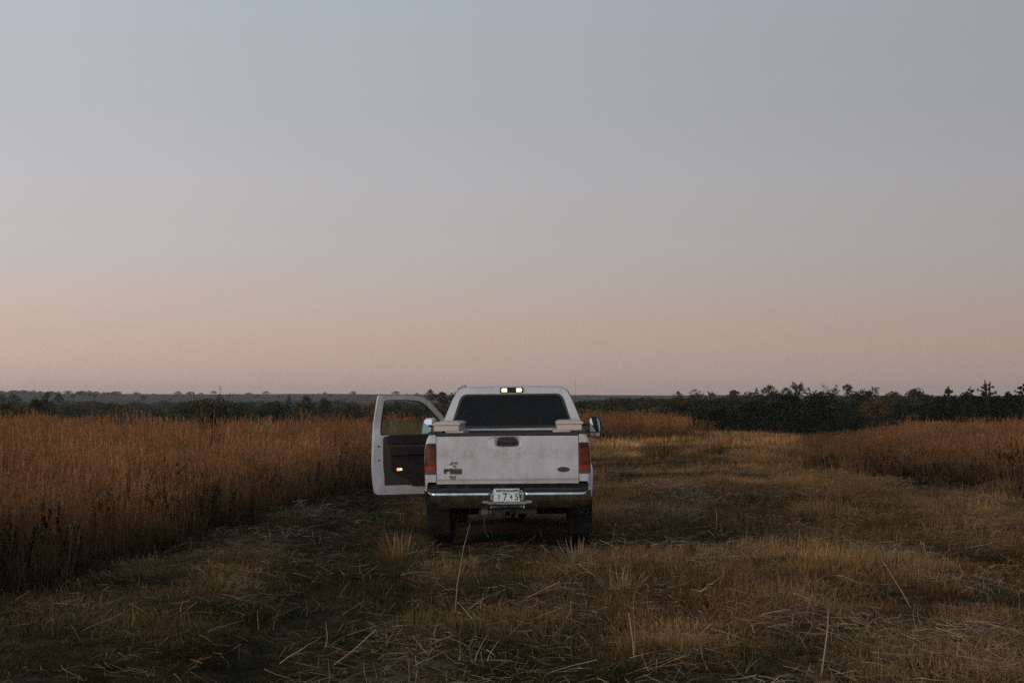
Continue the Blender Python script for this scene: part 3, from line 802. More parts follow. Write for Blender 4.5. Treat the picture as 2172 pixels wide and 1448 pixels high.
    hp = round_poly([(-.090, 1.275), (.075, 1.268), (.094, 1.36), (.080, 1.50), (.045, 1.556), (-.062, 1.558), (-.092, 1.53)], [.035, .04, .08, .06, .04, .03, .03], 5)
    hp = [Vector((p[0]*s, p[1])) for p in hp]
    b = MB(); b.prism(hp, MF, -.045, .055)
    obj('mirror_housing', b, M['black'] if s > 0 else M['paint'], d, bevel=.014, seg=3)
    for nm, pp in (('mirror_glass', [(-.076, 1.342), (.074, 1.342), (.068, 1.48), (.042, 1.538), (-.06, 1.540), (-.076, 1.52)]), ('spotter_mirror', [(-.070, 1.286), (.064, 1.282), (.072, 1.330), (-.074, 1.330)])):
        q = [Vector((p[0]*s, p[1])) for p in round_poly(pp, .018)]
        b = MB(); b.prism(q, MF, -.049, -.044); obj(nm, b, M['mirror'], d)
    # outer handle
    b = MB(); b.prism(round_poly([(1.06, 1.13), (1.06, 1.19), (.86, 1.19), (.86, 1.13)], .02), F, -.022, .004); obj('door_handle', b, M['black'], d, bevel=.006)
    return d
make_door(-1, R(-68))
make_door(1, 0)

# --- hood, front wings, front end
mb = MB()
for s in (-1, 1):
    rows = []; AC = (4.70, .43); AR = .49
    for y in [3.52, 3.7, 3.9, 4.1, 4.18, 4.2, 4.215, 4.26, 4.35, 4.5, 4.7, 4.9, 5.05, 5.14, 5.18, 5.195, 5.2, 5.3, 5.40]:
        zb = .52
        if abs(y-AC[0]) < AR: zb = max(.52, AC[1] + math.sqrt(AR*AR - (y-AC[0])**2))
        row = []
        for k in range(9):
            z = zb + (1.17-zb)*k/8
            x = float(np.interp(z, [.5, .9, 1.1, 1.17], [.945, .985, .965, .925]))
            x += .035*math.exp(-((math.hypot(y-AC[0], z-AC[1])-AR)/.09)**2) - max(0, y-5.2)*.25
            row.append((s*x, y, z))
        rows.append(row)
    mb.grid(rows); mb.grid([[r[0] for r in rows], [(s*.70, r[0][1], r[0][2]) for r in rows]])
rows = []
for y, dz in ((3.66, .12), (3.85, .11), (4.3, .09), (4.9, .04), (5.25, -.02), (5.38, -.10)):
    hw = .93 - max(0, y-5.2)*.3
    rows.append([(x*hw, y, 1.17 + dz*(1-abs(x)**4) + (0 if abs(x) < 1 else 0)) for x in (-1, -.9, -.6, -.3, 0, .3, .6, .9, 1)])
mb.grid(rows); mb.box((0, 5.36, .86), (1.72, .06, .50))
obj('hood', mb, M['paint'], truck, smooth=True)
mb = MB(); mb.box((0, 5.50, .58), (1.95, .16, .22)); obj('front_bumper', mb, M['chrome'], truck, bevel=.04, seg=3)

# --- wheels
def wheel(x, y, s):
    o = empty('wheel', (x, y, .395)); o.parent = truck
    b = MB(); b.lathe([(-.125, .22), (-.13, .30), (-.135, .365), (-.115, .392), (-.06, .40), (.06, .40), (.115, .392), (.135, .365), (.13, .30), (.125, .22)], (0, 0, 0), 'x', 40)
    for k in range(40):
        q = 2*math.pi*k/40
        for off, xx in ((0, -.085), (.5, 0), (0, .085)):
            qq = q + off*2*math.pi/40
            Mx = Matrix.Rotation(qq, 4, 'X')
            b.box(Mx @ Vector((xx, 0, .402)), (.066, .036, .016), M=Mx.to_3x3())
    obj('tyre', b, M['rubber'], o, smooth=True)
    b = MB(); b.lathe([(s*.06, .0), (s*.06, .08), (s*.02, .10), (s*.02, .16), (s*.09, .20), (s*.12, .224), (-s*.12, .224)], (0, 0, 0), 'x', 24)
    obj('rim', b, M['rimsteel'], o, smooth=True)
for x, y in ((-.86, 1.25), (.86, 1.25), (-.86, 4.70), (.86, 4.70)): wheel(x, y, 1 if x > 0 else -1)
for s in (-1, 1):
    b = MB(); rows = []
    for k in range(7):
        z = .56 - k*.068
        rows.append([(s*(.735 + .29*i/6), .64 + .02*math.sin(i*1.1+s) * k/6 - .02*k/6, z) for i in range(7)])
    b.grid(rows); b.grid([[(p[0], p[1]+.008, p[2]) for p in r] for r in rows])
    obj('mud_flap', b, M['flap'], truck, smooth=True)
# --- underbody
b = MB()
for s in (-1, 1): b.box((s*.43, 2.4, .60), (.08, 5.0, .16))
for y in (.05, .9, 2.0, 3.4): b.box((0, y, .60), (.80, .08, .10))
b.box((0, .55, .70), (1.30, 1.1, .04))
obj('frame', b, M['dark'], truck)
b = MB(); b.tube([(-.80, 1.25, .40), (.80, 1.25, .40)], .05, 10); b.lathe([(-.17, .02), (-.14, .10), (-.05, .16), (.05, .16), (.14, .10), (.17, .02)], (0.05, 1.22, .40), 'y', 18)
for s in (-1, 1): b.box((s*.52, 1.25, .50), (.07, 1.3, .05)); b.tube([(s*.50, 1.10, .40), (s*.40, .92, .72)], .025, 8)
obj('rear_axle', b, M['dark'], truck, smooth=True)
b = MB(); b.lathe([(-.10, .20), (-.12, .30), (-.10, .37), (.0, .385), (.10, .37), (.12, .30), (.10, .20)], (0, .52, .58), 'z', 30)
obj('spare_tyre', b, M['rubber'], truck, smooth=True)
b = MB(); b.tube([(.55, 2.6, .46), (.62, 1.9, .46), (.66, 1.0, .60), (.70, .75, .55), (.80, .45, .47), (.94, .22, .44)], .035, 10, False)
obj('exhaust_pipe', b, M['rimsteel'], truck, smooth=True)
b = MB(); b.box((0, -.02, .475), (.70, .07, .06))
for s in (-1, 1): b.box((s*.038, -.09, .455), (.012, .16, .086)); 
b.box((0, -.09, .492), (.064, .16, .012)); b.box((0, -.09, .418), (.064, .16, .012)); b.box((-.105, -.06, .43), (.05, .03, .06)); b.box((.105, -.06, .43), (.05, .03, .06))
obj('hitch_receiver', b, M['trimgrey'], truck, bevel=.004)
b = MB(); b.box((-.275, -.06, .475), (.085, .05, .075)); b.box((-.205, -.07, .47), (.028, .05, .05))
pg = obj('trailer_plug', b, M['plug'], truck, bevel=.008)
b = MB(); b.tube([(-.27, -.08, .45), (-.275, -.09, .38), (-.285, -.09, .32), (-.27, -.09, .25), (-.255, -.10, .20), (-.23, -.10, .175)], [.010, .010, .009, .010, .012, .014], 7)
obj('wiring_pigtail', b, M['trimgrey'], truck, smooth=True)

# --- tool boxes on the bed rails (they rest on the truck: things of their own)
def toolbox(s, label):
    x = s*.752
    e = empty('toolbox', (0, 0, 0)); e.parent = None
    e.matrix_world = Matrix.Translation(truck.location) @ truck.rotation_euler.to_matrix().to_4x4() @ Matrix.Translation((x, .30, 1.4315))
    tag(e, label, 'tool box', 'tread plate tool boxes on the bed rails')
    b = MB(); b.box((s*.0, .70, .034), (.305, 1.40, .068)); obj('body', b, M['tread'], e, bevel=.006)
    b = MB(); b.box((0, .70, -.12), (.22, 1.36, .238)); b.v = [(v[0] - s*.095, v[1], v[2]) for v in b.v]; obj('well', b, M['tread'], e, bevel=.004)
    b = MB(); b.prism(round_poly([(-.168, .074), (.168, .074), (.168, .096), (.125, .112), (-.125, .112), (-.168, .096)], .008), lambda p, q: (p[0], q, p[1]), -.015, 1.415); obj('lid', b, M['tread'], e, bevel=.003)
    b = MB(); b.box((0, .70, .071), (.29, 1.385, .006)); obj('seal', b, M['black'], e)
    for yy in (.35, 1.05):
        b = MB(); b.box((-s*.160, yy, .052), (.016, .09, .03)); obj('latch', b, M['rimsteel'], e, bevel=.003)
bpy.context.view_layer.update()
toolbox(-1, 'pale tread plate tool box on the left bed rail')
toolbox(1, 'pale tread plate tool box on the right bed rail beside the dark mirror')

# ------------------------------------------------------------------ grass: tufts and their scatter
def ribbon(V, Fc, H, Q, p0, direc, length, width, droop, segs, rnd, h0=0.0, h1=1.0, twist=None, jit=0.0):
    """a curved tapering blade"""
    d = Vector(direc).normalized(); p = Vector(p0)
    side = d.cross(Vector((0, 0, 1)))
    if side.length < 1e-3: side = Vector((math.cos(rnd*40), math.sin(rnd*40), 0))
    side.normalize()
    if twist is not None: side = Matrix.Rotation(twist, 3, d) @ side
    b = len(V)
    for i in range(segs + 1):
        t = i / segs; w = width * (1 - t)**.6 * .5 + .0006
        V.append(tuple(p - side*w)); V.append(tuple(p + side*w))
        hh = h0 + (h1-h0)*t
        H += [hh, hh]; Q += [rnd, rnd]
        d = (d + Vector((random.gauss(0, jit), random.gauss(0, jit), random.gauss(0, jit*.6) - droop / segs))).normalized()
        p = p + d * (length / segs)
    for i in range(segs): Fc.append((b+2*i, b+2*i+1, b+2*i+3, b+2*i+2))
    return p
def rdir(lean):
    a = random.uniform(0, 6.283); l = abs(random.gauss(0, lean))
    return Vector((math.cos(a)*l, math.sin(a)*l, 1.0))
LIB = {}
def lib(name): 
    if name not in LIB: LIB[name] = bpy.data.collections.new(name)
    return LIB[name]
def finish(coll, name, V, Fc, H, Q, mat=None):
    me = bpy.data.meshes.new(name); me.from_pydata(V, [], Fc); me.update()
    for an, vals in (('h', H), ('rnd', Q)):
        at = me.attributes.new(an, 'FLOAT', 'POINT'); at.data.foreach_set('value', np.asarray(vals, np.float32))
    me.materials.append(mat or M['blade'])
    o = bpy.data.objects.new(name, me); lib(coll).objects.link(o)
    return o
def short_tuft(nm, n, rad, hmin, hmax, lean, droop, w):
    V, Fc, H, Q = [], [], [], []
    for i in range(n):
        a = random.uniform(0, 6.283); r = rad * math.sqrt(random.random())
        ribbon(V, Fc, H, Q, (r*math.cos(a), r*math.sin(a), -.03), rdir(lean), random.uniform(hmin, hmax) + .03, random.uniform(.6, 1.2)*w, random.uniform(.2, 1)*droop, 3, random.random())
    finish('short_tufts', nm, V, Fc, H, Q)
for i in range(3): short_tuft('tuft_a%d' % i, 64, .18, .03, .08, .6, .9, .0055)      # low green
for i in range(3): short_tuft('tuft_b%d' % i, 48, .17, .03, .12, .35, .5, .0050)      # stubble
for i in range(3): short_tuft('tuft_c%d' % i, 46, .18, .07, .22, .55, 1.5, .0055)     # shaggy
for i in range(3): short_tuft('tuft_d%d' % i, 50, .26, .08, .26, 4.5, .45, .0050)      # matted
for i in range(2): short_tuft('tuft_e%d' % i, 26, .20, .04, .12, 1.3, .8, .022)      # broad leaved weeds
def stem_clump(nm, n, rad, hmin, hmax, head):
    V, Fc, H, Q = [], [], [], []
    for i in range(n):
        a = random.uniform(0, 6.283); r = rad * math.sqrt(random.random()); q = random.random()
        base = (r*math.cos(a), r*math.sin(a), -.05); L = random.uniform(hmin, hmax); d = rdir(.10)
        tip = ribbon(V, Fc, H, Q, base, d, L, .0055, random.uniform(.02, .16), 4, q, 0, 1)
        for k in range(3):                                            # leaves up the stem
            t = random.uniform(.1, .65)
            p = Vector(base) + d.normalized()*L*t
            ribbon(V, Fc, H, Q, p, rdir(.55) + Vector((0, 0, -.1)), random.uniform(.2, .45), .006, random.uniform(.8, 1.8), 3, min(1, max(0, q+random.uniform(-.3, .3))), t, min(1, t+.25))
        if head:
            for k in range(7):                                        # feathery seed head
                p = tip + Vector((0, 0, -.03*k*random.uniform(.7, 1.3)))
                ribbon(V, Fc, H, Q, p, rdir(.35), random.uniform(.04, .10), .010, .4, 1, min(1, q+.2), .95, 1)
    finish('tall_clumps', nm, V, Fc, H, Q)
for i in range(5): stem_clump('clump_a%d' % i, 26, .22, .85, 1.30, True)
for i in range(2): stem_clump('clump_b%d' % i, 24, .22, .55, .95, False)
def forb(nm):
    V, Fc, H, Q = [], [], [], []
    for i in range(5):
        a = random.uniform(0, 6.283); base = Vector((.12*math.cos(a), .12*math.sin(a), -.05)); d = rdir(.12); L = random.uniform(.8, 1.15)
        ribbon(V, Fc, H, Q, base, d, L, .008, .05, 3, .3, 0, 1)
        for k in range(26):
            p = base + d.normalized()*L*random.uniform(.25, 1.02)
            ribbon(V, Fc, H, Q, p, rdir(1.3), random.uniform(.05, .13), .026, .6, 2, random.random()*.6, .4, .9)
    finish('tall_clumps', nm, V, Fc, H, Q)
for i in range(2): forb('clump_c%d' % i)
def straw(nm, n, spread, L0, L1, flat):
    V, Fc, H, Q = [], [], [], []
    for i in range(n):
        a = random.gauss(0, spread); z = random.uniform(.02, .14)
        d = Vector((math.cos(a), math.sin(a), random.gauss(0, flat)))
        L = random.uniform(L0, L1)
        ribbon(V, Fc, H, Q, (random.uniform(-.3, .3) - d.x*L/2, random.uniform(-.22, .22) - d.y*L/2, z), d, L, random.uniform(.0026, .0046), random.uniform(-.1, .7), 4, random.random(), .6, 1, twist=random.uniform(-1, 1), jit=random.choice((.03, .12, .3)))
    finish('straws', nm, V, Fc, H, Q)
for i in range(3): straw('straw_a%d' % i, 9, .55, .2, .75, .16)
for i in range(3): straw('straw_b%d' % i, 10, 1.8, .08, .34, .4)
for i in range(3): straw('straw_c%d' % i, 26, 1.8, .05, .22, .25)

def scatter_group(coll):
    ng = bpy.data.node_groups.new('scatter_' + coll, 'GeometryNodeTree')
    ng.interface.new_socket('Geometry', in_out='INPUT', socket_type='NodeSocketGeometry')
    ng.interface.new_socket('Geometry', in_out='OUTPUT', socket_type='NodeSocketGeometry')
    gi = ng.nodes.new('NodeGroupInput'); go = ng.nodes.new('NodeGroupOutput')
    ci = ng.nodes.new('GeometryNodeCollectionInfo'); ci.inputs['Collection'].default_value = LIB[coll]
    ci.inputs['Separate Children'].default_value = True; ci.inputs['Reset Children'].default_value = True
    ip = ng.nodes.new('GeometryNodeInstanceOnPoints'); ip.inputs['Pick Instance'].default_value = True
    def na(name, dt):
        n = ng.nodes.new('GeometryNodeInputNamedAttribute'); n.data_type = dt; n.inputs['Name'].default_value = name; return n.outputs['Attribute']
    ng.links.new(gi.outputs[0], ip.inputs['Points']); ng.links.new(ci.outputs[0], ip.inputs['Instance'])
    ng.links.new(na('idx', 'INT'), ip.inputs['Instance Index']); ng.links.new(na('rot', 'FLOAT_VECTOR'), ip.inputs['Rotation']); ng.links.new(na('scl', 'FLOAT_VECTOR'), ip.inputs['Scale'])
    ng.links.new(ip.outputs[0], go.inputs[0])
    return ng
def scatter(name, coll, pts, idx, rot, scl, tint, base, label, mat=None):
    me = bpy.data.meshes.new(name); n = len(pts)
    me.vertices.add(n); me.vertices.foreach_set('co', np.asarray(pts, np.float32).ravel())
    a = me.attributes.new('idx', 'INT', 'POINT'); a.data.foreach_set('value', np.asarray(idx, np.int32))
    for nm, v in (('rot', rot), ('scl', scl)):
        a = me.attributes.new(nm, 'FLOAT_VECTOR', 'POINT'); a.data.foreach_set('vector', np.asarray(v, np.float32).ravel())
    for nm, v in (('tint', tint), ('base', base)):
        if v is None: continue
        a = me.attributes.new(nm, 'FLOAT_COLOR', 'POINT')
        a.data.foreach_set('color', np.concatenate([np.asarray(v, np.float32), np.ones((n, 1), np.float32)], 1).ravel())
    me.update()
    o = bpy.data.objects.new(name, me); COL.objects.link(o)
    md = o.modifiers.new('scatter', 'NODES'); md.node_group = scatter_group(coll)
    tag(o, label, None, None, 'stuff')
    return o

def sample_field(n, d0, d1, power, half=.36, margin=1.2):
    """points over the view's wedge of ground: distance density ~ d**power, a little wider than the frame"""
    u = RNG.random(n); k = power + 1
    d = (d0**k + u*(d1**k - d0**k))**(1/k)
    x = (RNG.random(n)*2 - 1) * (half*d + margin)
    return x, d
def mixc(a, b, t): return np.asarray(a)[None, :]*(1-t[:, None]) + np.asarray(b)[None, :]*t[:, None] if np.ndim(a) == 1 else a*(1-t[:, None]) + np.asarray(b)[None, :]*t[:, None]

STRAW = (.60, .355, .160); BROWN = (.27, .130, .050); OLIVE = (.160, .108, .042); GREEN = (.044, .050, .018)
def lane_x(y): return np.interp(y, [6, 20, 27, 33, 40, 47, 54, 62, 72], [-.4, -.045, .14, .8, 2.3, 4.1, 5.9, 7.6, 9.2])
def rut(x, y):
    c = lane_x(y) + .12*(fbm(y/2.3, y*0 + 3.1, 151) - .5)
    r = np.maximum(gauss(x, c - .85, .22), gauss(x, c + .85, .22))
    return r * np.where(y < 20, .75, 1.0) * (.55 + .8*fbm(x/.6, y/1.6, 153))
def zones(x, y):
    """greenness and dryness of the mown ground; one green patch paints the shaded dip"""
    g = .85 * np.clip(1.3*gauss(x, old_rut_x(y) + .1, .95), 0, 1) * (1 - .6*gauss(x, old_rut_x(y) - 1.2, .5)*gauss(y, 17.5, 3.5))
    g = np.maximum(g, .62 * (1 - sstep(-1.7, -1.1, x)) * (1 - .75*gauss(x, -3.0, .8)*gauss(y, 18.0, 2.6)))
    g = np.maximum(g, .8 * gauss(x, -.15 + .0*y, .7) * (1 - sstep(12.5, 15.5, y)))
    g = np.maximum(g, .75 * gauss(x, track_x(y), .45) * sstep(14, 16, y) * (1 - sstep(19, 21, y)))
    g = np.maximum(g, .85 * gauss(x, 2.4, 1.3) * gauss(y, 22.3, 1.8))  # dark green here paints the shade in the dip right of the truck
    g = np.maximum(g, .55 * gauss(x, -3.0, 1.2) * gauss(y, 12.0, 1.3))
    g = np.maximum(g, .65 * gauss(x, 1.2, .9) * gauss(y, 11.2, .8))
    g = g + .55 * (fbm(x/1.3, y/2.0, 41) - .5) + .4 * (fbm(x/.45, y/.6, 43) - .5)
    dry = .55 * gauss(x, 3.1, 1.2) * gauss(y, 11.8, 1.6) + .5 * gauss(x, -.9, .5) * gauss(y, 12.6, 1.8)
    dry = dry + .65 * sstep(27, 42, y) * sstep(0.6, 1.8, x) * (1 - .5*sstep(-1.2, .3, x - right_edge(y))) + .35 * gauss(x, -.75, .45) * gauss(y, 17.5, 1.6) + .35 * gauss(x, .85, .5) * gauss(y, 17, 2.0)
    dry = dry + 1.5 * (fbm(x/.7, y/1.0, 51) - .5) + .6 * (fbm(x/2.6, y/3.4, 53) - .5)
    return np.clip(g, 0, 1), np.clip(dry + .30, 0, 1)

def mown():
    parts = []
    for n, d0, d1, sc in ((13000, 9.2, 19, 1.0), (15000, 19, 36, 1.15), (11000, 36, 62, 1.6), (7000, 62, 96, 2.3)):
        x, y = sample_field(n, d0, d1, 1.0)
        parts.append((x, y, np.full(n, sc)))
    x = np.concatenate([p[0] for p in parts]); y = np.concatenate([p[1] for p in parts]); sc = np.concatenate([p[2] for p in parts])
    le, re = left_edge(y), right_edge(y)
    keep = (x > le - .9) & (x < re + .9) & (y < drop_edge(x) + 6)
    keep &= ~((np.abs(x - track_x(y)) < 1.08) & (y > 20.2) & (y < 25.8) & (RNG.random(len(x)) < .8))
    cl = .55*fbm(x/.38, y/.55, 121, 2) + .45*fbm(x/1.1, y/1.5, 123, 2)
    keep &= (RNG.random(len(x)) < np.clip((cl - .30)*4.2, .12, 1)) | (y > 45)
    x, y, sc, cl = x[keep], y[keep], sc[keep], cl[keep]; n = len(x)
    g, dry = zones(x, y)
    tint = mixc(BROWN, STRAW, dry)
    tint = mixc(tint, OLIVE, np.clip(.55 * fbm(x/1.7, y/2.4, 61) + .9*(fbm(x/.5, y/.5, 63)-.5), 0, 1) * (y < 60))
    tint = mixc(tint, GREEN, np.clip(g, 0, 1))
    tint = tint * (0.65 + .7*RNG.random(n))[:, None] * (np.clip(-.15 + 2.3*fbm(x/1.3, y/1.9, 67), .30, 1.8))[:, None]
    rt = np.clip(rut(x, y), 0, 1); tint = mixc(tint, (.075, .058, .026), .62*rt)
    lane = (sstep(27, 40, y) * sstep(.4, 1.6, x) * (1 - sstep(-.5, 1.0, x - right_edge(y))))[:, None]
    tint = tint * (1 + lane*np.array([[.22, .09, -.02]]))
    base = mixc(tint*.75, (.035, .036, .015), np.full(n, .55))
    # pick the kind of tuft: low green, stubble, shaggy, matted
    r = RNG.random(n); idx = np.where(g > .55, 0, np.where(dry > .62, np.where(r < .72, 9, 3), np.where(r < .15, 3, np.where(r < .50, 6, 9))))
    idx = idx + RNG.integers(0, 3, n)
    wd = (RNG.random(n) < .05 + .10*(fbm(x/.9, y/.9, 141) > .60)) & (y < 48)
    idx = np.where(wd, 12 + RNG.integers(0, 2, n), idx)
    wt = np.array([[.060, .058, .024]])*(.6 + .9*RNG.random(n))[:, None]; tint = np.where(wd[:, None], wt, tint); base = np.where(wd[:, None], wt*.7, base)
    under = (np.abs(x - track_x(y)) < 1.15) & (y > 20.0) & (y < 26)
    idx = np.where(under, RNG.integers(0, 3, n), idx)
    hs = sc * (.7 + .6*RNG.random(n)) * np.clip(.10 + 1.5*fbm(x/1.4, y/1.4, 71)**1.3, .25, 1.6) * np.where(y < 45, .45 + 1.2*np.clip((cl - .3)*2.6, 0, 1), 1)
    hs = np.where(under, hs*.5, hs)
    hs = hs * np.where(y < 48, .54, .85) * (1 - .55*np.clip(rut(x, y), 0, 1)) * (1 + .9*(RNG.random(n) < .03))
    hs = np.where((y > 60), np.minimum(hs, 1.5), hs)
    hs = hs * np.where(gauss(x, old_rut_x(y), .8) > .4, .8, 1) * (1 + .5*sstep(2.6, 5.5, x)*(y < 34))
    z = ground(x, y)
    rot = np.stack([RNG.normal(0, .08, n), RNG.normal(0, .08, n), RNG.random(n)*6.283], 1)
    scl = np.stack([sc*1.05, sc*1.05, hs], 1)
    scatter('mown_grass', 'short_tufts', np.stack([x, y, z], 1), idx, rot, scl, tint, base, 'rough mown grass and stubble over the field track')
mown()

def tall():
    parts = []
    for n, d0, d1, sc in ((3200, 13, 24, 1.0), (5200, 24, 42, 1.1), (6500, 42, 66, 1.25), (5200, 64, 100, 1.45)):
        x, y = sample_field(n, d0, d1, 1.0, .37, 3.0); parts.append((x, y, np.full(n, sc)))
    ox = RNG.uniform(-15, -4.6, 1500); oy = RNG.uniform(-4, 17, 1500); parts.append((ox, oy, np.full(1500, 1.1)))
    x = np.concatenate([p[0] for p in parts]); y = np.concatenate([p[1] for p in parts]); sc = np.concatenate([p[2] for p in parts])
    wob = .7*(fbm(x/1.2, y/1.2, 81) - .5)
    L = x < left_edge(y) + wob
    Rr = x > right_edge(y) + 1.6*wob
    Mo = (x > 1.0) & (x < 8.2 - .04*(y-68)) & (y > 68 + 1.5*wob + .25*np.clip(x-5, 0, 9)) & (y < 90)
    keep = (L | Rr | Mo) & (y < drop_edge(x) + np.where(L, 2, 4)) & ~((x > 8.0) & (x < 17) & (y > 80))
    x, y, sc, L, Rr, Mo = [q[keep] for q in (x, y, sc, L, Rr, Mo)]; n = len(x)
    n1 = fbm(x/2.2, y/3.5, 91); n2 = fbm(x/.7, y/.9, 93)
    tint = mixc((.23, .108, .046), (.46, .220, .094), np.clip(n1*1.3 + .4*(n2-.5) - .15, 0, 1))
    tint = mixc(tint, (.115, .070, .030), np.clip((n2-.5)*2.2, 0, 1)*.7)
    edge = np.clip(1 - np.where(L, left_edge(y) - x, x - right_edge(y)) / np.where(L, .7, 4.2), 0, 1) * ~Mo       # shorter, duller growth along the mown edge
    tint = mixc(tint, (.085, .062, .027), edge*.6)
    tint = tint * (.75 + .5*RNG.random(n))[:, None]
    base = mixc(tint*.36, (.036, .029, .012), np.full(n, .6))  # stem feet: duller own tone plus shade painted in low in the stand
    r = RNG.random(n)
    idx = RNG.integers(0, 5, n)
    idx = np.where(r < .16 + .35*edge, 5 + RNG.integers(0, 2, n), idx)
    fb = (Rr & (y < 46) & (r > .80 - .10*(x < 14))) | (L & (r > .90 - .09*(n2 > .52)))
    idx = np.where(fb, 7 + RNG.integers(0, 2, n), idx)
    tint = np.where(fb[:, None], np.array([[.052, .040, .022]])*(.7+.6*RNG.random(n))[:, None], tint)
    base = np.where(fb[:, None], np.array([[.030, .026, .012]]), base)
    hs = (.66 + .20*RNG.random(n)) * (.74 + .52*fbm(x/3, y/3, 101)) * (1 - np.where(L, .22, .62)*edge)
    hs = np.where(L, hs*.80, hs*.68) * (1 + .38*RNG.random(n)*(RNG.random(n) < .22)) * (.84 + .32*fbm(x/.9, y/.9, 103))
    hs = np.where(Mo, hs*.98, hs); hs = np.where(Rr & (y > 55), hs*.92, hs)
    z = ground(x, y)
    rot = np.stack([RNG.normal(0, .07, n), RNG.normal(0.05, .07, n), RNG.random(n)*6.283], 1)
    scl = np.stack([sc, sc, hs], 1)
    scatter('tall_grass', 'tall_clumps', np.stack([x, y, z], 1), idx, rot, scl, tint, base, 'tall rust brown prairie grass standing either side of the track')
tall()

def litter():
    x, y = sample_field(6500, 9.5, 34, .5)
    w = .20 + 1.0*gauss(x, 3.3, 1.1)*gauss(y, 11.6, 1.7) + 1.7*gauss(x, -.7, .8)*gauss(y, 12.6, 2.6) + .5*gauss(x, .2, .5)*gauss(y, 13, 2) + .5*gauss(x, 1.0, .8)*gauss(y, 13.5, 2.5) + .35*gauss(x, 4, 1.5)*gauss(y, 16, 3) + .35*gauss(x, .6, 1.2)*gauss(y, 17.5, 1.2) + .4*gauss(x, -2.9, .8)*gauss(y, 10.8, .5)
    w = w * np.clip(2.2*fbm(x/.6, y/.8, 111) - .5, 0, 1.4)
    w = w * (1 - .75*zones(x, y)[0])
    keep = (RNG.random(len(x)) < w) & (x > left_edge(y)) & ~((np.abs(x) < 1.2) & (y > 19.6))
    x, y = x[keep], y[keep]; n = len(x)
    tint = mixc((.30, .185, .09), (.66, .49, .31), RNG.random(n)**1.3); tint = tint * (.6 + .6*RNG.random(n))[:, None]
    right = (x > 2) & (y < 14.5)
    idx = np.where(RNG.random(n) < np.where(right, .60, .12), RNG.integers(0, 3, n), 3 + RNG.integers(0, 3, n))
    ang = np.where(right, RNG.normal(-.75, .5, n), RNG.random(n)*3.14)
    rot = np.stack([RNG.normal(0, .06, n), RNG.normal(0, .08, n), ang], 1)
    s = .55 + .5*RNG.random(n)
    scatter('straw_litter', 'straws', np.stack([x, y, ground(x, y) + .03], 1), idx, rot, np.stack([s, s, s], 1), tint, tint, 'pale cut straw lying over the mown grass in the foreground')
litter()
def broken_straw():
    x, y = sample_field(7000, 9.4, 40, .8)
    w = np.clip(3.0*fbm(x/.8, y/1.1, 161) - 1.05, 0, 1) * (1 - .8*zones(x, y)[0])
    keep = (RNG.random(len(x)) < w) & (x > left_edge(y) + .3) & (x < right_edge(y)) & ~((np.abs(x - track_x(y)) < 1.1) & (y > 19.8) & (y < 26))
    x, y = x[keep], y[keep]; n = len(x)
    tint = mixc((.26, .155, .075), (.56, .40, .25), RNG.random(n)**1.5) * (.55 + .6*RNG.random(n))[:, None]
    s = .8 + .7*RNG.random(n)
    scatter('broken_straw', 'straws', np.stack([x, y, ground(x, y) + .015], 1), 6 + RNG.integers(0, 3, n), np.stack([RNG.normal(0, .06, n), RNG.normal(0, .06, n), RNG.random(n)*6.28], 1), np.stack([s, s, s*.8], 1), tint, tint, 'matted broken straw bedded in the stubble of the mown track')
broken_straw()

# single clumps and stalks that can be pointed at
def tussock(name, x, y, n, rad, h0, h1, lean, droop, tip, base, label, cat, group=None):
    V, Fc, H, Q = [], [], [], []
    for i in range(n):
        a = random.uniform(0, 6.283); r = rad*math.sqrt(random.random())
        d = Vector((math.cos(a)*(r/rad)*lean + random.gauss(0, .15), math.sin(a)*(r/rad)*lean + random.gauss(0, .15), 1))
        ribbon(V, Fc, H, Q, (r*math.cos(a)*.7, r*math.sin(a)*.7, -.04), d, random.uniform(h0, h1), .006, random.uniform(.2, 1)*droop, 4, random.random())
    me = bpy.data.meshes.new(name); me.from_pydata(V, [], Fc); me.update()
    for an, vals in (('h', H), ('rnd', Q)):
        at = me.attributes.new(an, 'FLOAT', 'POINT'); at.data.foreach_set('value', np.asarray(vals, np.float32))
    me.materials.append(tuft_mat(name + '_blades', tip, base))
    o = bpy.data.objects.new(name, me); COL.objects.link(o); o.location = (x, y, gz(x, y))
    return tag(o, label, cat, group)
G = 'pale dry grass tussocks near the truck'
tussock('grass_tussock', -1.28, 19.0, 190, .26, .16, .44, .7, 1.0, (.40, .25, .12), (.12, .075, .035), 'pale tan tussock on the ground left of the rear bumper, the tallest there', 'grass tussock', G)
tussock('grass_tussock', -.92, 18.4, 90, .15, .10, .24, .8, 1.0, (.44, .30, .17), (.13, .08, .04), 'small low straw coloured tussock just behind the left rear wheel', 'grass tussock', G)
tussock('grass_tussock', .72, 18.6, 150, .20, .15, .40, .5, .9, (.38, .27, .15), (.11, .085, .04), 'upright straw coloured tussock behind the right mud flap', 'grass tussock', G)
tussock('grass_tussock', 1.05, 16.0, 130, .22, .14, .38, .5, .9, (.40, .28, .16), (.12, .085, .04), 'pale spiky tussock in the track to the right, nearer than the truck', 'grass tussock', G)
tussock('weed_patch', 1.45 + 3.0, 49.5, 320, .75, .3, .7, .4, .6, (.050, .044, .022), (.03, .026, .014), 'dark curved patch of weeds on the mown track, the nearer the truck', 'weed patch', 'dark weed patches on the mown track').scale = (1.0, 2.0, 1)
tussock('weed_patch', 6.25, 51.5, 320, .7, .3, .7, .4, .6, (.046, .042, .022), (.03, .026, .014), 'dark patch of weeds on the mown track, the farther right', 'weed patch', 'dark weed patches on the mown track').scale = (.9, 2.0, 1)
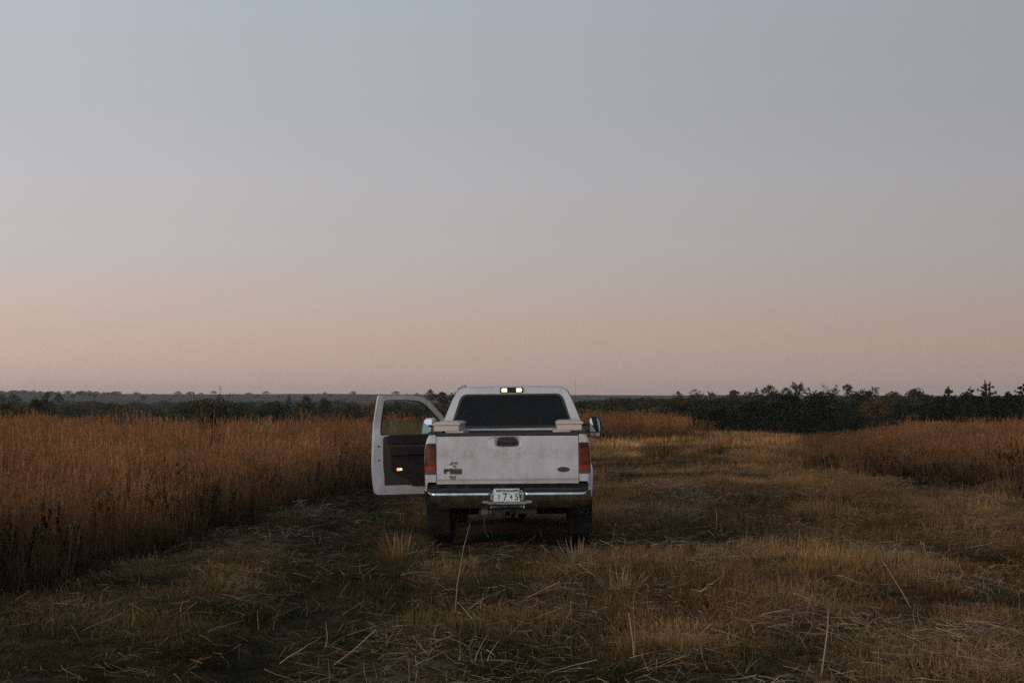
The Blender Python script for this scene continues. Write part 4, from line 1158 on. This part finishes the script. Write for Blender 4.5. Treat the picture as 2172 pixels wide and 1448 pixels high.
def stalk(name, pts, rad, label, twigs=()):
    b = MB(); b.tube(pts, rad, 5)
    for p, q in twigs: b.tube([p, q], .0015, 4)
    o = obj(name, b, M['straw_stalk'])
    return tag(o, label, 'grass stalk', 'single dead stalks in the foreground')
M['straw_stalk'] = principled('dead_stalk', (.40, .29, .18), .9)
x, y = -.50, 14.6; z = gz(x, y)
stalk('grass_stalk', [(x, y, z-.02), (x+.02, y, z+.25), (x+.07, y+.02, z+.55), (x+.13, y+.04, z+.78)], [.004, .0035, .0025, .0015], 'thin upright dead stalk in front of the truck, below its left wheel', [((x+.03, y, z+.32), (x+.08, y, z+.40))])
x, y = -1.18, 12.0; z = gz(x, y)
stalk('grass_stalk', [(x-.10, y-.02, z+.02), (x+.06, y, z+.14), (x+.20, y+.03, z+.27), (x+.21, y+.04, z+.22)], [.0045, .004, .004, .003], 'bent pale stalk lying across the foreground left of centre')
x, y = .88, 12.0; z = gz(x, y)
stalk('grass_stalk', [(x, y, z-.02), (x-.01, y, z+.15), (x-.04, y, z+.36)], [.005, .0045, .004], 'short thick dead stalk standing right of centre in the foreground', [((x+.006, y, z), (x-.0, y, z+.34))])
x, y = 2.10, 11.2; z = gz(x, y)
stalk('grass_stalk', [(x-.03, y, z-.02), (x, y, z+.18), (x+.02, y, z+.34), (x+.025, y, z+.45)], [.0055, .005, .004, .003], 'tall pale stalk standing beside the fan of straw in the foreground')
x, y = 3.4, 15.0; z = gz(x, y)
stalk('grass_stalk', [(x+.2, y, z), (x+.1, y, z+.18), (x-.05, y, z+.42), (x-.08, y, z+.47)], [.005, .0045, .003, .002], 'leaning pale stalk in the grass at the far right of the foreground')

# ------------------------------------------------------------------ trees and bushes
def crown_mesh(name, kind, mat, leaves, seed):
    """unit tree: height 1, crown width 1; leaf clumps spread through the crown with gaps between"""
    rs = random.Random(seed); V, Fc, Q = [], [], []
    limbs = MB()
    def leaf(p, s, q):
        d = Vector((rs.gauss(0, 1), rs.gauss(0, 1), rs.gauss(0, .7))).normalized(); e = d.orthogonal().normalized()
        e = Matrix.Rotation(rs.uniform(0, 6.28), 3, d) @ e; f = d.cross(e)
        b = len(V)
        for a_, c_ in ((-1, 0), (0, -.5), (1, 0), (0, .5)): V.append(tuple(p + e*s*a_ + f*s*c_)); Q.append(q)
        Fc.append((b, b+1, b+2, b+3))
    def clump(c, r, n, s, sq=.8):
        t = rs.uniform(-.25, .25)
        for i in range(n):
            d = Vector((rs.gauss(0, 1), rs.gauss(0, 1), rs.gauss(0, 1))).normalized() * r * rs.random()**.45
            leaf(c + Vector((d.x, d.y, d.z*sq)), s*rs.uniform(.6, 1.3), min(1, max(0, rs.gauss(.5, .22) + t)))
    if kind in ('round', 'broad', 'bush'):
        trunk_h = {'round': .30, 'broad': .16, 'bush': .05}[kind]
        nc = {'round': 38, 'broad': 52, 'bush': 48}[kind]
        limbs.tube([(0, 0, -.1), (.01, 0, trunk_h), (.0, .01, .65)], [.035, .028, .012], 7)
        for k in range(nc):
            a = rs.uniform(0, 6.28); hz = rs.random()
            z = trunk_h + (1-trunk_h)*(.06 + .86*hz)
            w = math.sin(math.pi*min(1, .13 + .87*hz))**.6 if kind != 'bush' else math.sqrt(max(0, 1-hz**2.2))
            rr = .42*w*rs.uniform(.35, 1.05)
            c = Vector((rr*math.cos(a), rr*math.sin(a), z*rs.uniform(.94, 1.0)))
            if rs.random() < .5: limbs.tube([(0, 0, trunk_h*.8 + .2*hz), c*.6 + Vector((0, 0, .3*(c.z))), c], [.012, .008, .003], 5)
            clump(c, rs.uniform(.07, .15), leaves//nc, .026)
    elif kind in ('airy', 'bare'):
        limbs.tube([(0, 0, -.1), (.015, 0, .3), (.0, .0, .55)], [.028, .022, .014], 7)
        for k in range(26):
            a = rs.uniform(0, 6.28); e = rs.uniform(.25, 1.3); L = rs.uniform(.28, .52)
            s0 = Vector((0, 0, rs.uniform(.28, .55))); d = Vector((math.cos(a)*math.cos(e)*.95, math.sin(a)*math.cos(e)*.95, math.sin(e)*.95))
            m_ = s0 + d*L*.55 + Vector((rs.uniform(-.03, .03), rs.uniform(-.03, .03), .02)); t_ = s0 + d*L + Vector((0, 0, .05))
            limbs.tube([s0, m_, t_], [.012, .008, .003], 5)
            for j in range(4):
                q = m_.lerp(t_, rs.random()); limbs.tube([q, q + Vector((rs.uniform(-.09, .09), rs.uniform(-.09, .09), rs.uniform(0, .12)))], [.004, .0015], 4)
            if kind == 'airy' or rs.random() < .55:
                for j in range(3): clump(t_ + Vector((rs.uniform(-.06, .06), rs.uniform(-.06, .06), rs.uniform(-.08, .02))), rs.uniform(.04, .085), (leaves//26)//3 if kind == 'airy' else leaves//110, .022)
    elif kind == 'cedar':
        limbs.tube([(0, 0, -.1), (.02, 0, .4), (-.01, .01, .8), (.0, 0, 1.0)], [.03, .022, .010, .003], 6)
        nb = 84
        for k in range(nb):
            hz = rs.random()**1.15; z = .06 + .92*hz; a = rs.uniform(0, 6.28)
            L = (.50*(1-hz)**.75 + .05) * rs.uniform(.55, 1.1)
            t_ = Vector((math.cos(a)*L, math.sin(a)*L, z + L*rs.uniform(.15, .5)*.5))
            limbs.tube([(0, 0, z), t_], [.008, .002], 4)
            for j in range(4):
                f = rs.uniform(.35, 1.05); clump(Vector((0, 0, z)).lerp(t_, f), rs.uniform(.035, .08)*(.25 + .75*(1-hz)), leaves//(nb*4), .024*(.5 + .5*(1-hz)), 1.3)
    me = bpy.data.meshes.new(name); me.from_pydata(V, [], Fc); me.update()
    at = me.attributes.new('rnd', 'FLOAT', 'POINT'); at.data.foreach_set('value', np.asarray(Q, np.float32)); me.materials.append(mat)
    ml = bpy.data.meshes.new(name + '_limbs'); ml.from_pydata(limbs.v, [], limbs.f); ml.update(); ml.shade_smooth(); ml.materials.append(M['bark_dark'] if kind in ('cedar', 'bush') else M['bark'])
    return me, ml
CROWN = {}
def crown(kind, tone, var):
    k = (kind, tone, var)
    if k not in CROWN: CROWN[k] = crown_mesh('crown_%s_%s_%d' % k, kind, M['leaf_' + tone], {'round': 2100, 'broad': 2800, 'bush': 3200, 'airy': 1500, 'bare': 900, 'cedar': 6800}[kind], hash_seed(k))
    return CROWN[k]
def hash_seed(k): return sum(ord(c)*(i+3) for i, c in enumerate(str(k)))
def tree(name, px, top, d, wpx, kind, tone, var, label, cat='tree', group=None):
    """px, top, wpx: bearing, height and width as angles seen from the lens in photograph pixels; d: metres away"""
    x = (px - 1086) / FPX * d
    zt = EYE - (top - 841) / FPX * d
    zg = gz(x, d); h = zt - zg; w = wpx / FPX * d
    e = empty(name, (x, d, zg), (0, 0, random.uniform(0, 6.28)))
    fo, li = crown(kind, tone, var)
    hc = min(h, w * {'round': 1.5, 'broad': 1.0, 'bush': 1.3, 'airy': 1.4, 'bare': 1.4, 'cedar': 2.0}[kind])
    for nm, me in (('crown', fo), ('trunk', li)):
        o = bpy.data.objects.new(nm, me); COL.objects.link(o); o.parent = e
        o.scale = (w*1.3, w*1.3, hc); o.location.z = h - hc
    if h - hc > .3:
        b = MB(); b.tube([(0, 0, -.2), (w*.01, 0, (h-hc)*.6), (0, 0, h-hc*.8)], [w*.05, w*.042, w*.03], 7); obj('lower_trunk', b, M['bark'], e, smooth=True)
    tag(e, label, cat, group)
    return e
GR = 'trees along the skyline right of the truck'
GB = 'dark bushes behind the tall grass on the right'
GL = 'bushes beyond the tall grass on the left'
GF = 'small far trees on the left ridge'
T = [
 ('round_tree', 1438, 829, 420, 18, 'round', 'dark', 0, 'lone small round tree on the bare ridge right of the truck', 'tree', GR),
 ('forked_tree', 1478, 825, 260, 28, 'airy', 'dark', 0, 'thin gappy tree, the first past the lone round one on the skyline', 'tree', GR),
 ('forked_tree', 1506, 828, 260, 24, 'airy', 'dark', 1, 'low flat topped gappy tree, second of a pair on the skyline', 'tree', GR),
 ('broad_tree', 1557, 826, 240, 38, 'broad', 'dark', 0, 'low broad tree on the skyline between the gappy pair and a pointed tree', 'tree', GR),
 ('pointed_tree', 1604, 821, 200, 18, 'cedar', 'dark', 0, 'small pointed dark tree on the skyline left of a rounded pale one', 'tree', GR),
 ('round_tree', 1630, 815, 190, 36, 'round', 'olive', 1, 'rounded olive tree on the skyline right of the small pointed one', 'tree', GR),
 ('round_tree', 1668, 820, 170, 28, 'round', 'dark', 1, 'dark round tree on the skyline joined to a taller open one', 'tree', GR),
 ('open_tree', 1693, 807, 180, 40, 'airy', 'dark', 2, 'tall open crowned tree with gaps, highest on the right skyline', 'tree', GR),
 ('bare_tree', 1762, 809, 190, 40, 'bare', 'brown', 0, 'nearly bare tree with a fan of fine branches on the skyline', 'tree', GR),
 ('round_tree', 1797, 813, 230, 24, 'round', 'dark', 2, 'small compact tree on the skyline just right of the nearly bare one', 'tree', GR),
 ('broad_tree', 1850, 817, 160, 76, 'broad', 'dark', 1, 'wide domed dark tree on the skyline above the brownish bush', 'tree', GR),
 ('broad_tree', 1895, 828, 170, 70, 'broad', 'olive', 1, 'low brownish rounded tree right of the wide domed one', 'tree', GR),
 ('broad_tree', 1945, 824, 150, 84, 'broad', 'olive', 0, 'low wide olive dome on the skyline left of the cedars', 'tree', GR),
 # middle belt
 ('bush', 1476, 841, 230, 100, 'broad', 'olive', 0, 'dull olive bush below the pair of gappy trees', 'bush', GB),
 ('bush', 1530, 838, 215, 100, 'broad', 'olive', 1, 'dull olive bush below the low broad skyline tree', 'bush', GB),
 ('bush', 1588, 832, 190, 110, 'broad', 'olive', 0, 'olive brown bush below the small pointed skyline tree', 'bush', GB),
 ('bush', 1640, 829, 165, 110, 'broad', 'dark', 0, 'mid green bush below the rounded olive skyline tree', 'bush', GB),
 ('bush', 1730, 824, 160, 130, 'broad', 'dark', 1, 'mid green bush below and between the open and the nearly bare trees', 'bush', GB),
 ('bush', 1815, 829, 175, 120, 'broad', 'olive', 1, 'dull green bush below the small compact skyline tree', 'bush', GB),
 # front, dark
 ('bush', 1522, 866, 84, 130, 'bush', 'cedar', 0, 'low dark rounded bush at the bend of the mown track', 'bush', GB),
 ('bush', 1602, 846, 96, 110, 'bush', 'cedar', 1, 'dark bush between the low rounded one and the largest thicket', 'bush', GB),
 ('bush', 1675, 832, 100, 130, 'bush', 'cedar', 0, 'large dark thicket right of the bend, its left half', 'bush', GB),
 ('bush', 1742, 829, 104, 120, 'bush', 'cedar', 1, 'large dark thicket right of the bend, its right half', 'bush', GB),
 ('bush', 1788, 850, 99, 46, 'bush', 'dark', 0, 'narrow dark bush at the right end of the large thicket', 'bush', GB),
 ('bush', 1868, 838, 125, 104, 'bush', 'brown', 0, 'rusty brown autumn bush below the wide domed tree', 'bush', GB),
 ('bush', 1830, 872, 100, 70, 'bush', 'dark', 1, 'low dark bush in front and left of the rusty one', 'bush', GB),
 ('bush', 1925, 842, 112, 110, 'bush', 'dark', 0, 'dark green bush right of the rusty one', 'bush', GB),
 ('bush', 1905, 868, 96, 60, 'bush', 'cedar', 1, 'low dark bush in front and right of the rusty one', 'bush', GB),
 ('cedar_tree', 1968, 838, 92, 64, 'cedar', 'cedar', 1, 'dark cedar left of the one with a crooked tip', 'tree', GB),
 ('cedar_tree', 2010, 820, 86, 70, 'cedar', 'cedar', 2, 'dark cedar with a thin crooked tip against the sky', 'tree', GB),
 ('bush', 2045, 828, 96, 110, 'bush', 'dark', 2, 'dull green bush between two dark cedars on the right', 'bush', GB),
 ('cedar_tree', 2058, 820, 84, 44, 'cedar', 'cedar', 0, 'slender dark cedar left of the tall forked one', 'tree', GB),
 ('cedar_tree', 2093, 812, 78, 84, 'cedar', 'cedar', 1, 'tall dark cedar, highest at the right edge of the view', 'tree', GB),
 ('cedar_tree', 2138, 830, 76, 100, 'cedar', 'cedar', 2, 'dark cedar with one long bent branch reaching over its top', 'tree', GB),
 ('cedar_tree', 2170, 814, 74, 90, 'cedar', 'cedar', 0, 'dark cedar cut by the right edge of the view', 'tree', GB),
 ('bush', 2110, 838, 84, 130, 'bush', 'cedar', 0, 'low dense dark bush at the foot of the tall cedar', 'bush', GB),
 ('bush', 2005, 838, 90, 120, 'bush', 'cedar', 1, 'low dense dark bush at the foot of the crooked tipped cedar', 'bush', GB),
 # left
 ('bush', 14, 850, 74, 64, 'bush', 'olive', 0, 'olive bush at the left edge of the view', 'bush', GL),
 ('bush', 52, 858, 80, 46, 'bush', 'olive', 1, 'smaller olive bush between the edge one and the big round tree', 'bush', GL),
 ('round_tree', 88, 832, 105, 62, 'bush', 'dark', 0, 'big round dark tree beyond the grass at the far left', 'tree', GL),
 ('round_tree', 102, 830, 230, 14, 'round', 'dark', 0, 'small tree top showing right behind the big round tree', 'tree', GL),
 ('round_tree', 125, 834, 330, 20, 'round', 'dark', 1, 'hazy round tree right of the big round dark one', 'tree', GF),
 ('broad_tree', 30, 835, 420, 36, 'broad', 'dark', 0, 'hazy broad tree on the ridge above the smaller olive bush', 'tree', GF),
 ('broad_tree', 6, 834, 430, 22, 'broad', 'dark', 1, 'hazy broad tree on the ridge at the left edge', 'tree', GF),
 ('far_tree', 156, 835, 600, 9, 'round', 'dark', 0, 'tiny far tree left of the thin spread one on the ridge', 'tree', GF),
 ('far_tree', 169, 830, 600, 9, 'airy', 'brown', 0, 'tiny thin spread tree standing up from the left ridge', 'tree', GF),
 ('far_tree', 190, 833, 600, 10, 'airy', 'dark', 1, 'tiny far tree right of the thin spread one on the ridge', 'tree', GF),
 ('far_tree', 201, 835, 620, 8, 'round', 'dark', 1, 'rightmost of the row of tiny trees at the far left ridge', 'tree', GF),
 ('far_tree', 304, 837, 760, 14, 'broad', 'dark', 0, 'single flat far tree on the ridge left of the spiky shrub', 'tree', GF),
 ('far_tree', 547, 836, 900, 6, 'round', 'dark', 0, 'tiny dot of a tree on the ridge just right of the spiky shrub', 'tree', GF),
 ('far_tree', 592, 838, 900, 7, 'broad', 'dark', 1, 'tiny low tree on the ridge left of the slim hazy tree', 'tree', GF),
 ('slim_tree', 612, 836, 330, 12, 'cedar', 'dark', 0, 'slim hazy tree left of the olive trees near the open door', 'tree', GF),
 ('olive_tree', 650, 836, 128, 42, 'bush', 'olive', 0, 'olive brown tree beyond the grass, left of two near the door', 'tree', GL),
 ('olive_tree', 690, 842, 140, 34, 'bush', 'olive', 1, 'olive tree beyond the grass, right of two near the door', 'tree', GL),
 ('far_tree', 664, 833, 480, 7, 'bare', 'brown', 0, 'tiny crooked bare tree above the olive trees near the door', 'tree', GF),
 ('far_tree', 701, 834, 640, 7, 'round', 'dark', 1, 'tiny square topped tree on the ridge near the door', 'tree', GF),
 ('far_tree', 783, 836, 800, 7, 'airy', 'dark', 1, 'tiny pale tree on the ridge touching the door frame', 'tree', GF),
 ('bush', 506, 868, 66, 44, 'bush', 'dark', 2, 'low dark bush just right of the spiky shrub', 'bush', GL),
 ('bush', 590, 873, 64, 26, 'bush', 'cedar', 0, 'small blackish bush at the grass edge below the slim hazy tree', 'bush', GL),
 ('bush', 746, 856, 150, 70, 'bush', 'dark', 1, 'dark low bush beyond the grass just left of the open door', 'bush', GL),
 ('bush', 340, 864, 110, 60, 'bush', 'dark', 0, 'low dark bush left of the spiky shrub beyond the grass', 'bush', GL),
 ('bush', 166, 876, 72, 16, 'bush', 'cedar', 1, 'tiny blackish bush at the grass edge right of the big round tree', 'bush', GL),
 ('round_tree', 914, 825, 260, 22, 'round', 'olive', 0, 'round topped tree on a stem between the open door and the cab', 'tree', 'trees seen between the open door and the cab'),
 ('broad_tree', 938, 830, 250, 32, 'broad', 'dark', 0, 'broad dark tree between the open door and the cab', 'tree', 'trees seen between the open door and the cab'),
 ('broad_tree', 962, 831, 245, 34, 'broad', 'dark', 1, 'dark tree half hidden by the corner of the cab roof', 'tree', 'trees seen between the open door and the cab'),
 ('tall_tree', 985, 817, 220, 44, 'round', 'dark', 2, 'tree whose top peeks over the left corner of the cab roof', 'tree', 'trees seen between the open door and the cab'),
]
for t in T: tree(*t)

# the bent branch over one cedar, the forked tip of another
def bough(e, pts, rad, n, seed):
    rs = random.Random(seed); b = MB(); b.tube(pts, rad, 6); V, Fc, H, Q = [], [], [], []
    for k in range(n):
        i = rs.randrange(len(pts)-1); p = Vector(pts[i]).lerp(Vector(pts[i+1]), rs.random())
        tg_ = (Vector(pts[i+1]) - Vector(pts[i])).normalized(); ribbon(V, Fc, H, Q, p, tg_*1.1 + Vector((rs.gauss(0, .5), rs.gauss(0, .5), rs.gauss(.1, .4))), rs.uniform(.06, .16), .030, .2, 1, rs.random())
    o = obj('branch', b, M['bark_dark'], e)
    me = bpy.data.meshes.new('needles'); me.from_pydata(V, [], Fc); me.update()
    at = me.attributes.new('rnd', 'FLOAT', 'POINT'); at.data.foreach_set('value', np.asarray(Q, np.float32)); me.materials.append(M['leaf_cedar'])
    f = bpy.data.objects.new('needles', me); COL.objects.link(f); f.parent = o
for e in [o for o in COL.objects if o.name.startswith('cedar_tree')]:
    e.rotation_euler.z = 0
    z0 = EYE - e.location.z
    if 'one long bent' in e['label']: bough(e, [(-.15, 0, z0-.3), (-.05, 0, z0+.22), (.10, 0, z0+.02), (.30, .05, z0-.05), (.50, .05, z0+.10), (.62, .05, z0+.32)], [.05, .05, .045, .04, .035, .02], 40, 3)
    if 'tall dark cedar' in e['label']: bough(e, [(.05, 0, z0-.2), (.13, 0, z0+.35), (.15, 0, z0+.70)], [.05, .04, .02], 22, 4); bough(e, [(.0, 0, z0-.2), (-.06, 0, z0+.40), (-.10, 0, z0+.78)], [.05, .04, .02], 24, 5)
    if 'crooked tip' in e['label'] and 'left of' not in e['label']: bough(e, [(.0, 0, z0-.2), (.04, 0, z0+.2), (.01, 0, z0+.38), (.07, 0, z0+.52)], [.04, .03, .02, .012], 34, 6)

# spiky shrub in the left grass
def shrub():
    d = 46.0; x = (452-1086)/FPX*d; zg = gz(x, d)
    e = empty('spiky_shrub', (x, d, zg))
    V, Fc, H, Q = [], [], [], []; st = MB(); rs = random.Random(5)
    for i in range(50):
        a = rs.uniform(0, 6.28); l = rs.uniform(0, .40); L = rs.uniform(1.25, 1.93)
        if i == 0: a, l, L = 0.2, .10, 2.20
        if i == 1: a, l, L = 3.3, .26, 2.12
        if i == 2: a, l, L = 0.1, .24, 2.08
        dv = Vector((math.cos(a)*l, math.sin(a)*l, 1)).normalized()
        pts = [dv*L*t + Vector((rs.uniform(-.02, .02), 0, -.05 if t == 0 else 0)) for t in (0, .35, .7, 1)]
        st.tube(pts, [.014, .011, .008, .006], 5)
        for k in range(70):
            p = dv*L*rs.uniform(.2, 1.0 if i > 2 else .90); r_ = Vector((rs.gauss(0, 1), rs.gauss(0, 1), rs.gauss(.4, .6))).normalized()
            ribbon(V, Fc, H, Q, p, r_, rs.uniform(.06, .15), .030, .4, 2, rs.random())
        if i < 8:
            for k in range(9): ribbon(V, Fc, H, Q, dv*L*(1 - .010*k), Vector((rs.gauss(0, 1), rs.gauss(0, 1), 1)), .07, .030, .2, 1, .2)
    obj('stems', st, M['twig'], e)
    me = bpy.data.meshes.new('foliage'); me.from_pydata(V, [], Fc); me.update()
    at = me.attributes.new('rnd', 'FLOAT', 'POINT'); at.data.foreach_set('value', np.asarray(Q, np.float32)); me.materials.append(M['leaf_shrub'])
    o = bpy.data.objects.new('foliage', me); COL.objects.link(o); o.parent = e
    tag(e, 'tall spiky olive shrub standing up out of the left grass', 'shrub')
shrub()

# scrub filling the valley: reads as one mass
def scrub():
    for i, (kind, tone, var) in enumerate((('broad', 'dark', 0), ('broad', 'dark', 1), ('bush', 'dark', 0), ('broad', 'olive', 0), ('bush', 'olive', 0), ('bush', 'dark', 1))):
        fo, li = crown(kind, tone, var); o = bpy.data.objects.new('scrub_%d' % i, fo); lib('scrub_kinds').objects.link(o)
    n = 9000
    u = RNG.random(n); y = 130 + (640-130)*u**.75; x = (RNG.random(n)*2-1)*(.42*y + 20)
    den = np.where(x < .02*y, fbm(x/20, y/130, 133), fbm(x/55, y/80, 131)) + .3*((x > .10*y) & (y < 330)) - .12*((x < 0) & (y < 270)) + .35*gauss(y, 560, 170) + .25*(y < 330) + .1*sstep(0, 60, x)*(y < 420)
    rx = -RNG.uniform(.04, .36, 420); ry = RNG.uniform(1250, 1480, 420); kk = (RNG.random(420) < np.where(rx < -.235, 1, .10))
    keep = (den > np.where(x < .02*y, .66, .57)) & ((x > .02*y) | (RNG.random(n) < .55)) & ~((np.abs(x - 14) < 30) & (y > 560) & (y < 640))
    x = np.concatenate([x[keep], (rx*ry)[kk]]); y = np.concatenate([y[keep], ry[kk]]); n = len(x)
    h = RNG.uniform(2.6, 8.0, n) * np.where(y > 640, .7, 1); w = h * RNG.uniform(1.1, 2.0, n)
    z = ground(x, y)
    # keep the mass below the skyline
    top = z + h; lim = EYE - np.where((x > .06*y) & (y < 420), RNG.uniform(0, 12, n), RNG.uniform(6, 22, n))*y/FPX
    h = np.where((top > lim) & (y < 1200), np.maximum(.5, lim - z), h); h = np.where(y > 1200, h*.62, h)
    scatter('scrub', 'scrub_kinds', np.stack([x, y, z], 1), RNG.integers(0, 6, n), np.stack([np.zeros(n), np.zeros(n), RNG.random(n)*6.28], 1), np.stack([w, w, h], 1), None, None, 'far scrub and low woods filling the valley under the skyline')
scrub()
print('tris', sum(len(o.data.polygons) for o in bpy.data.objects if o.type == 'MESH'))
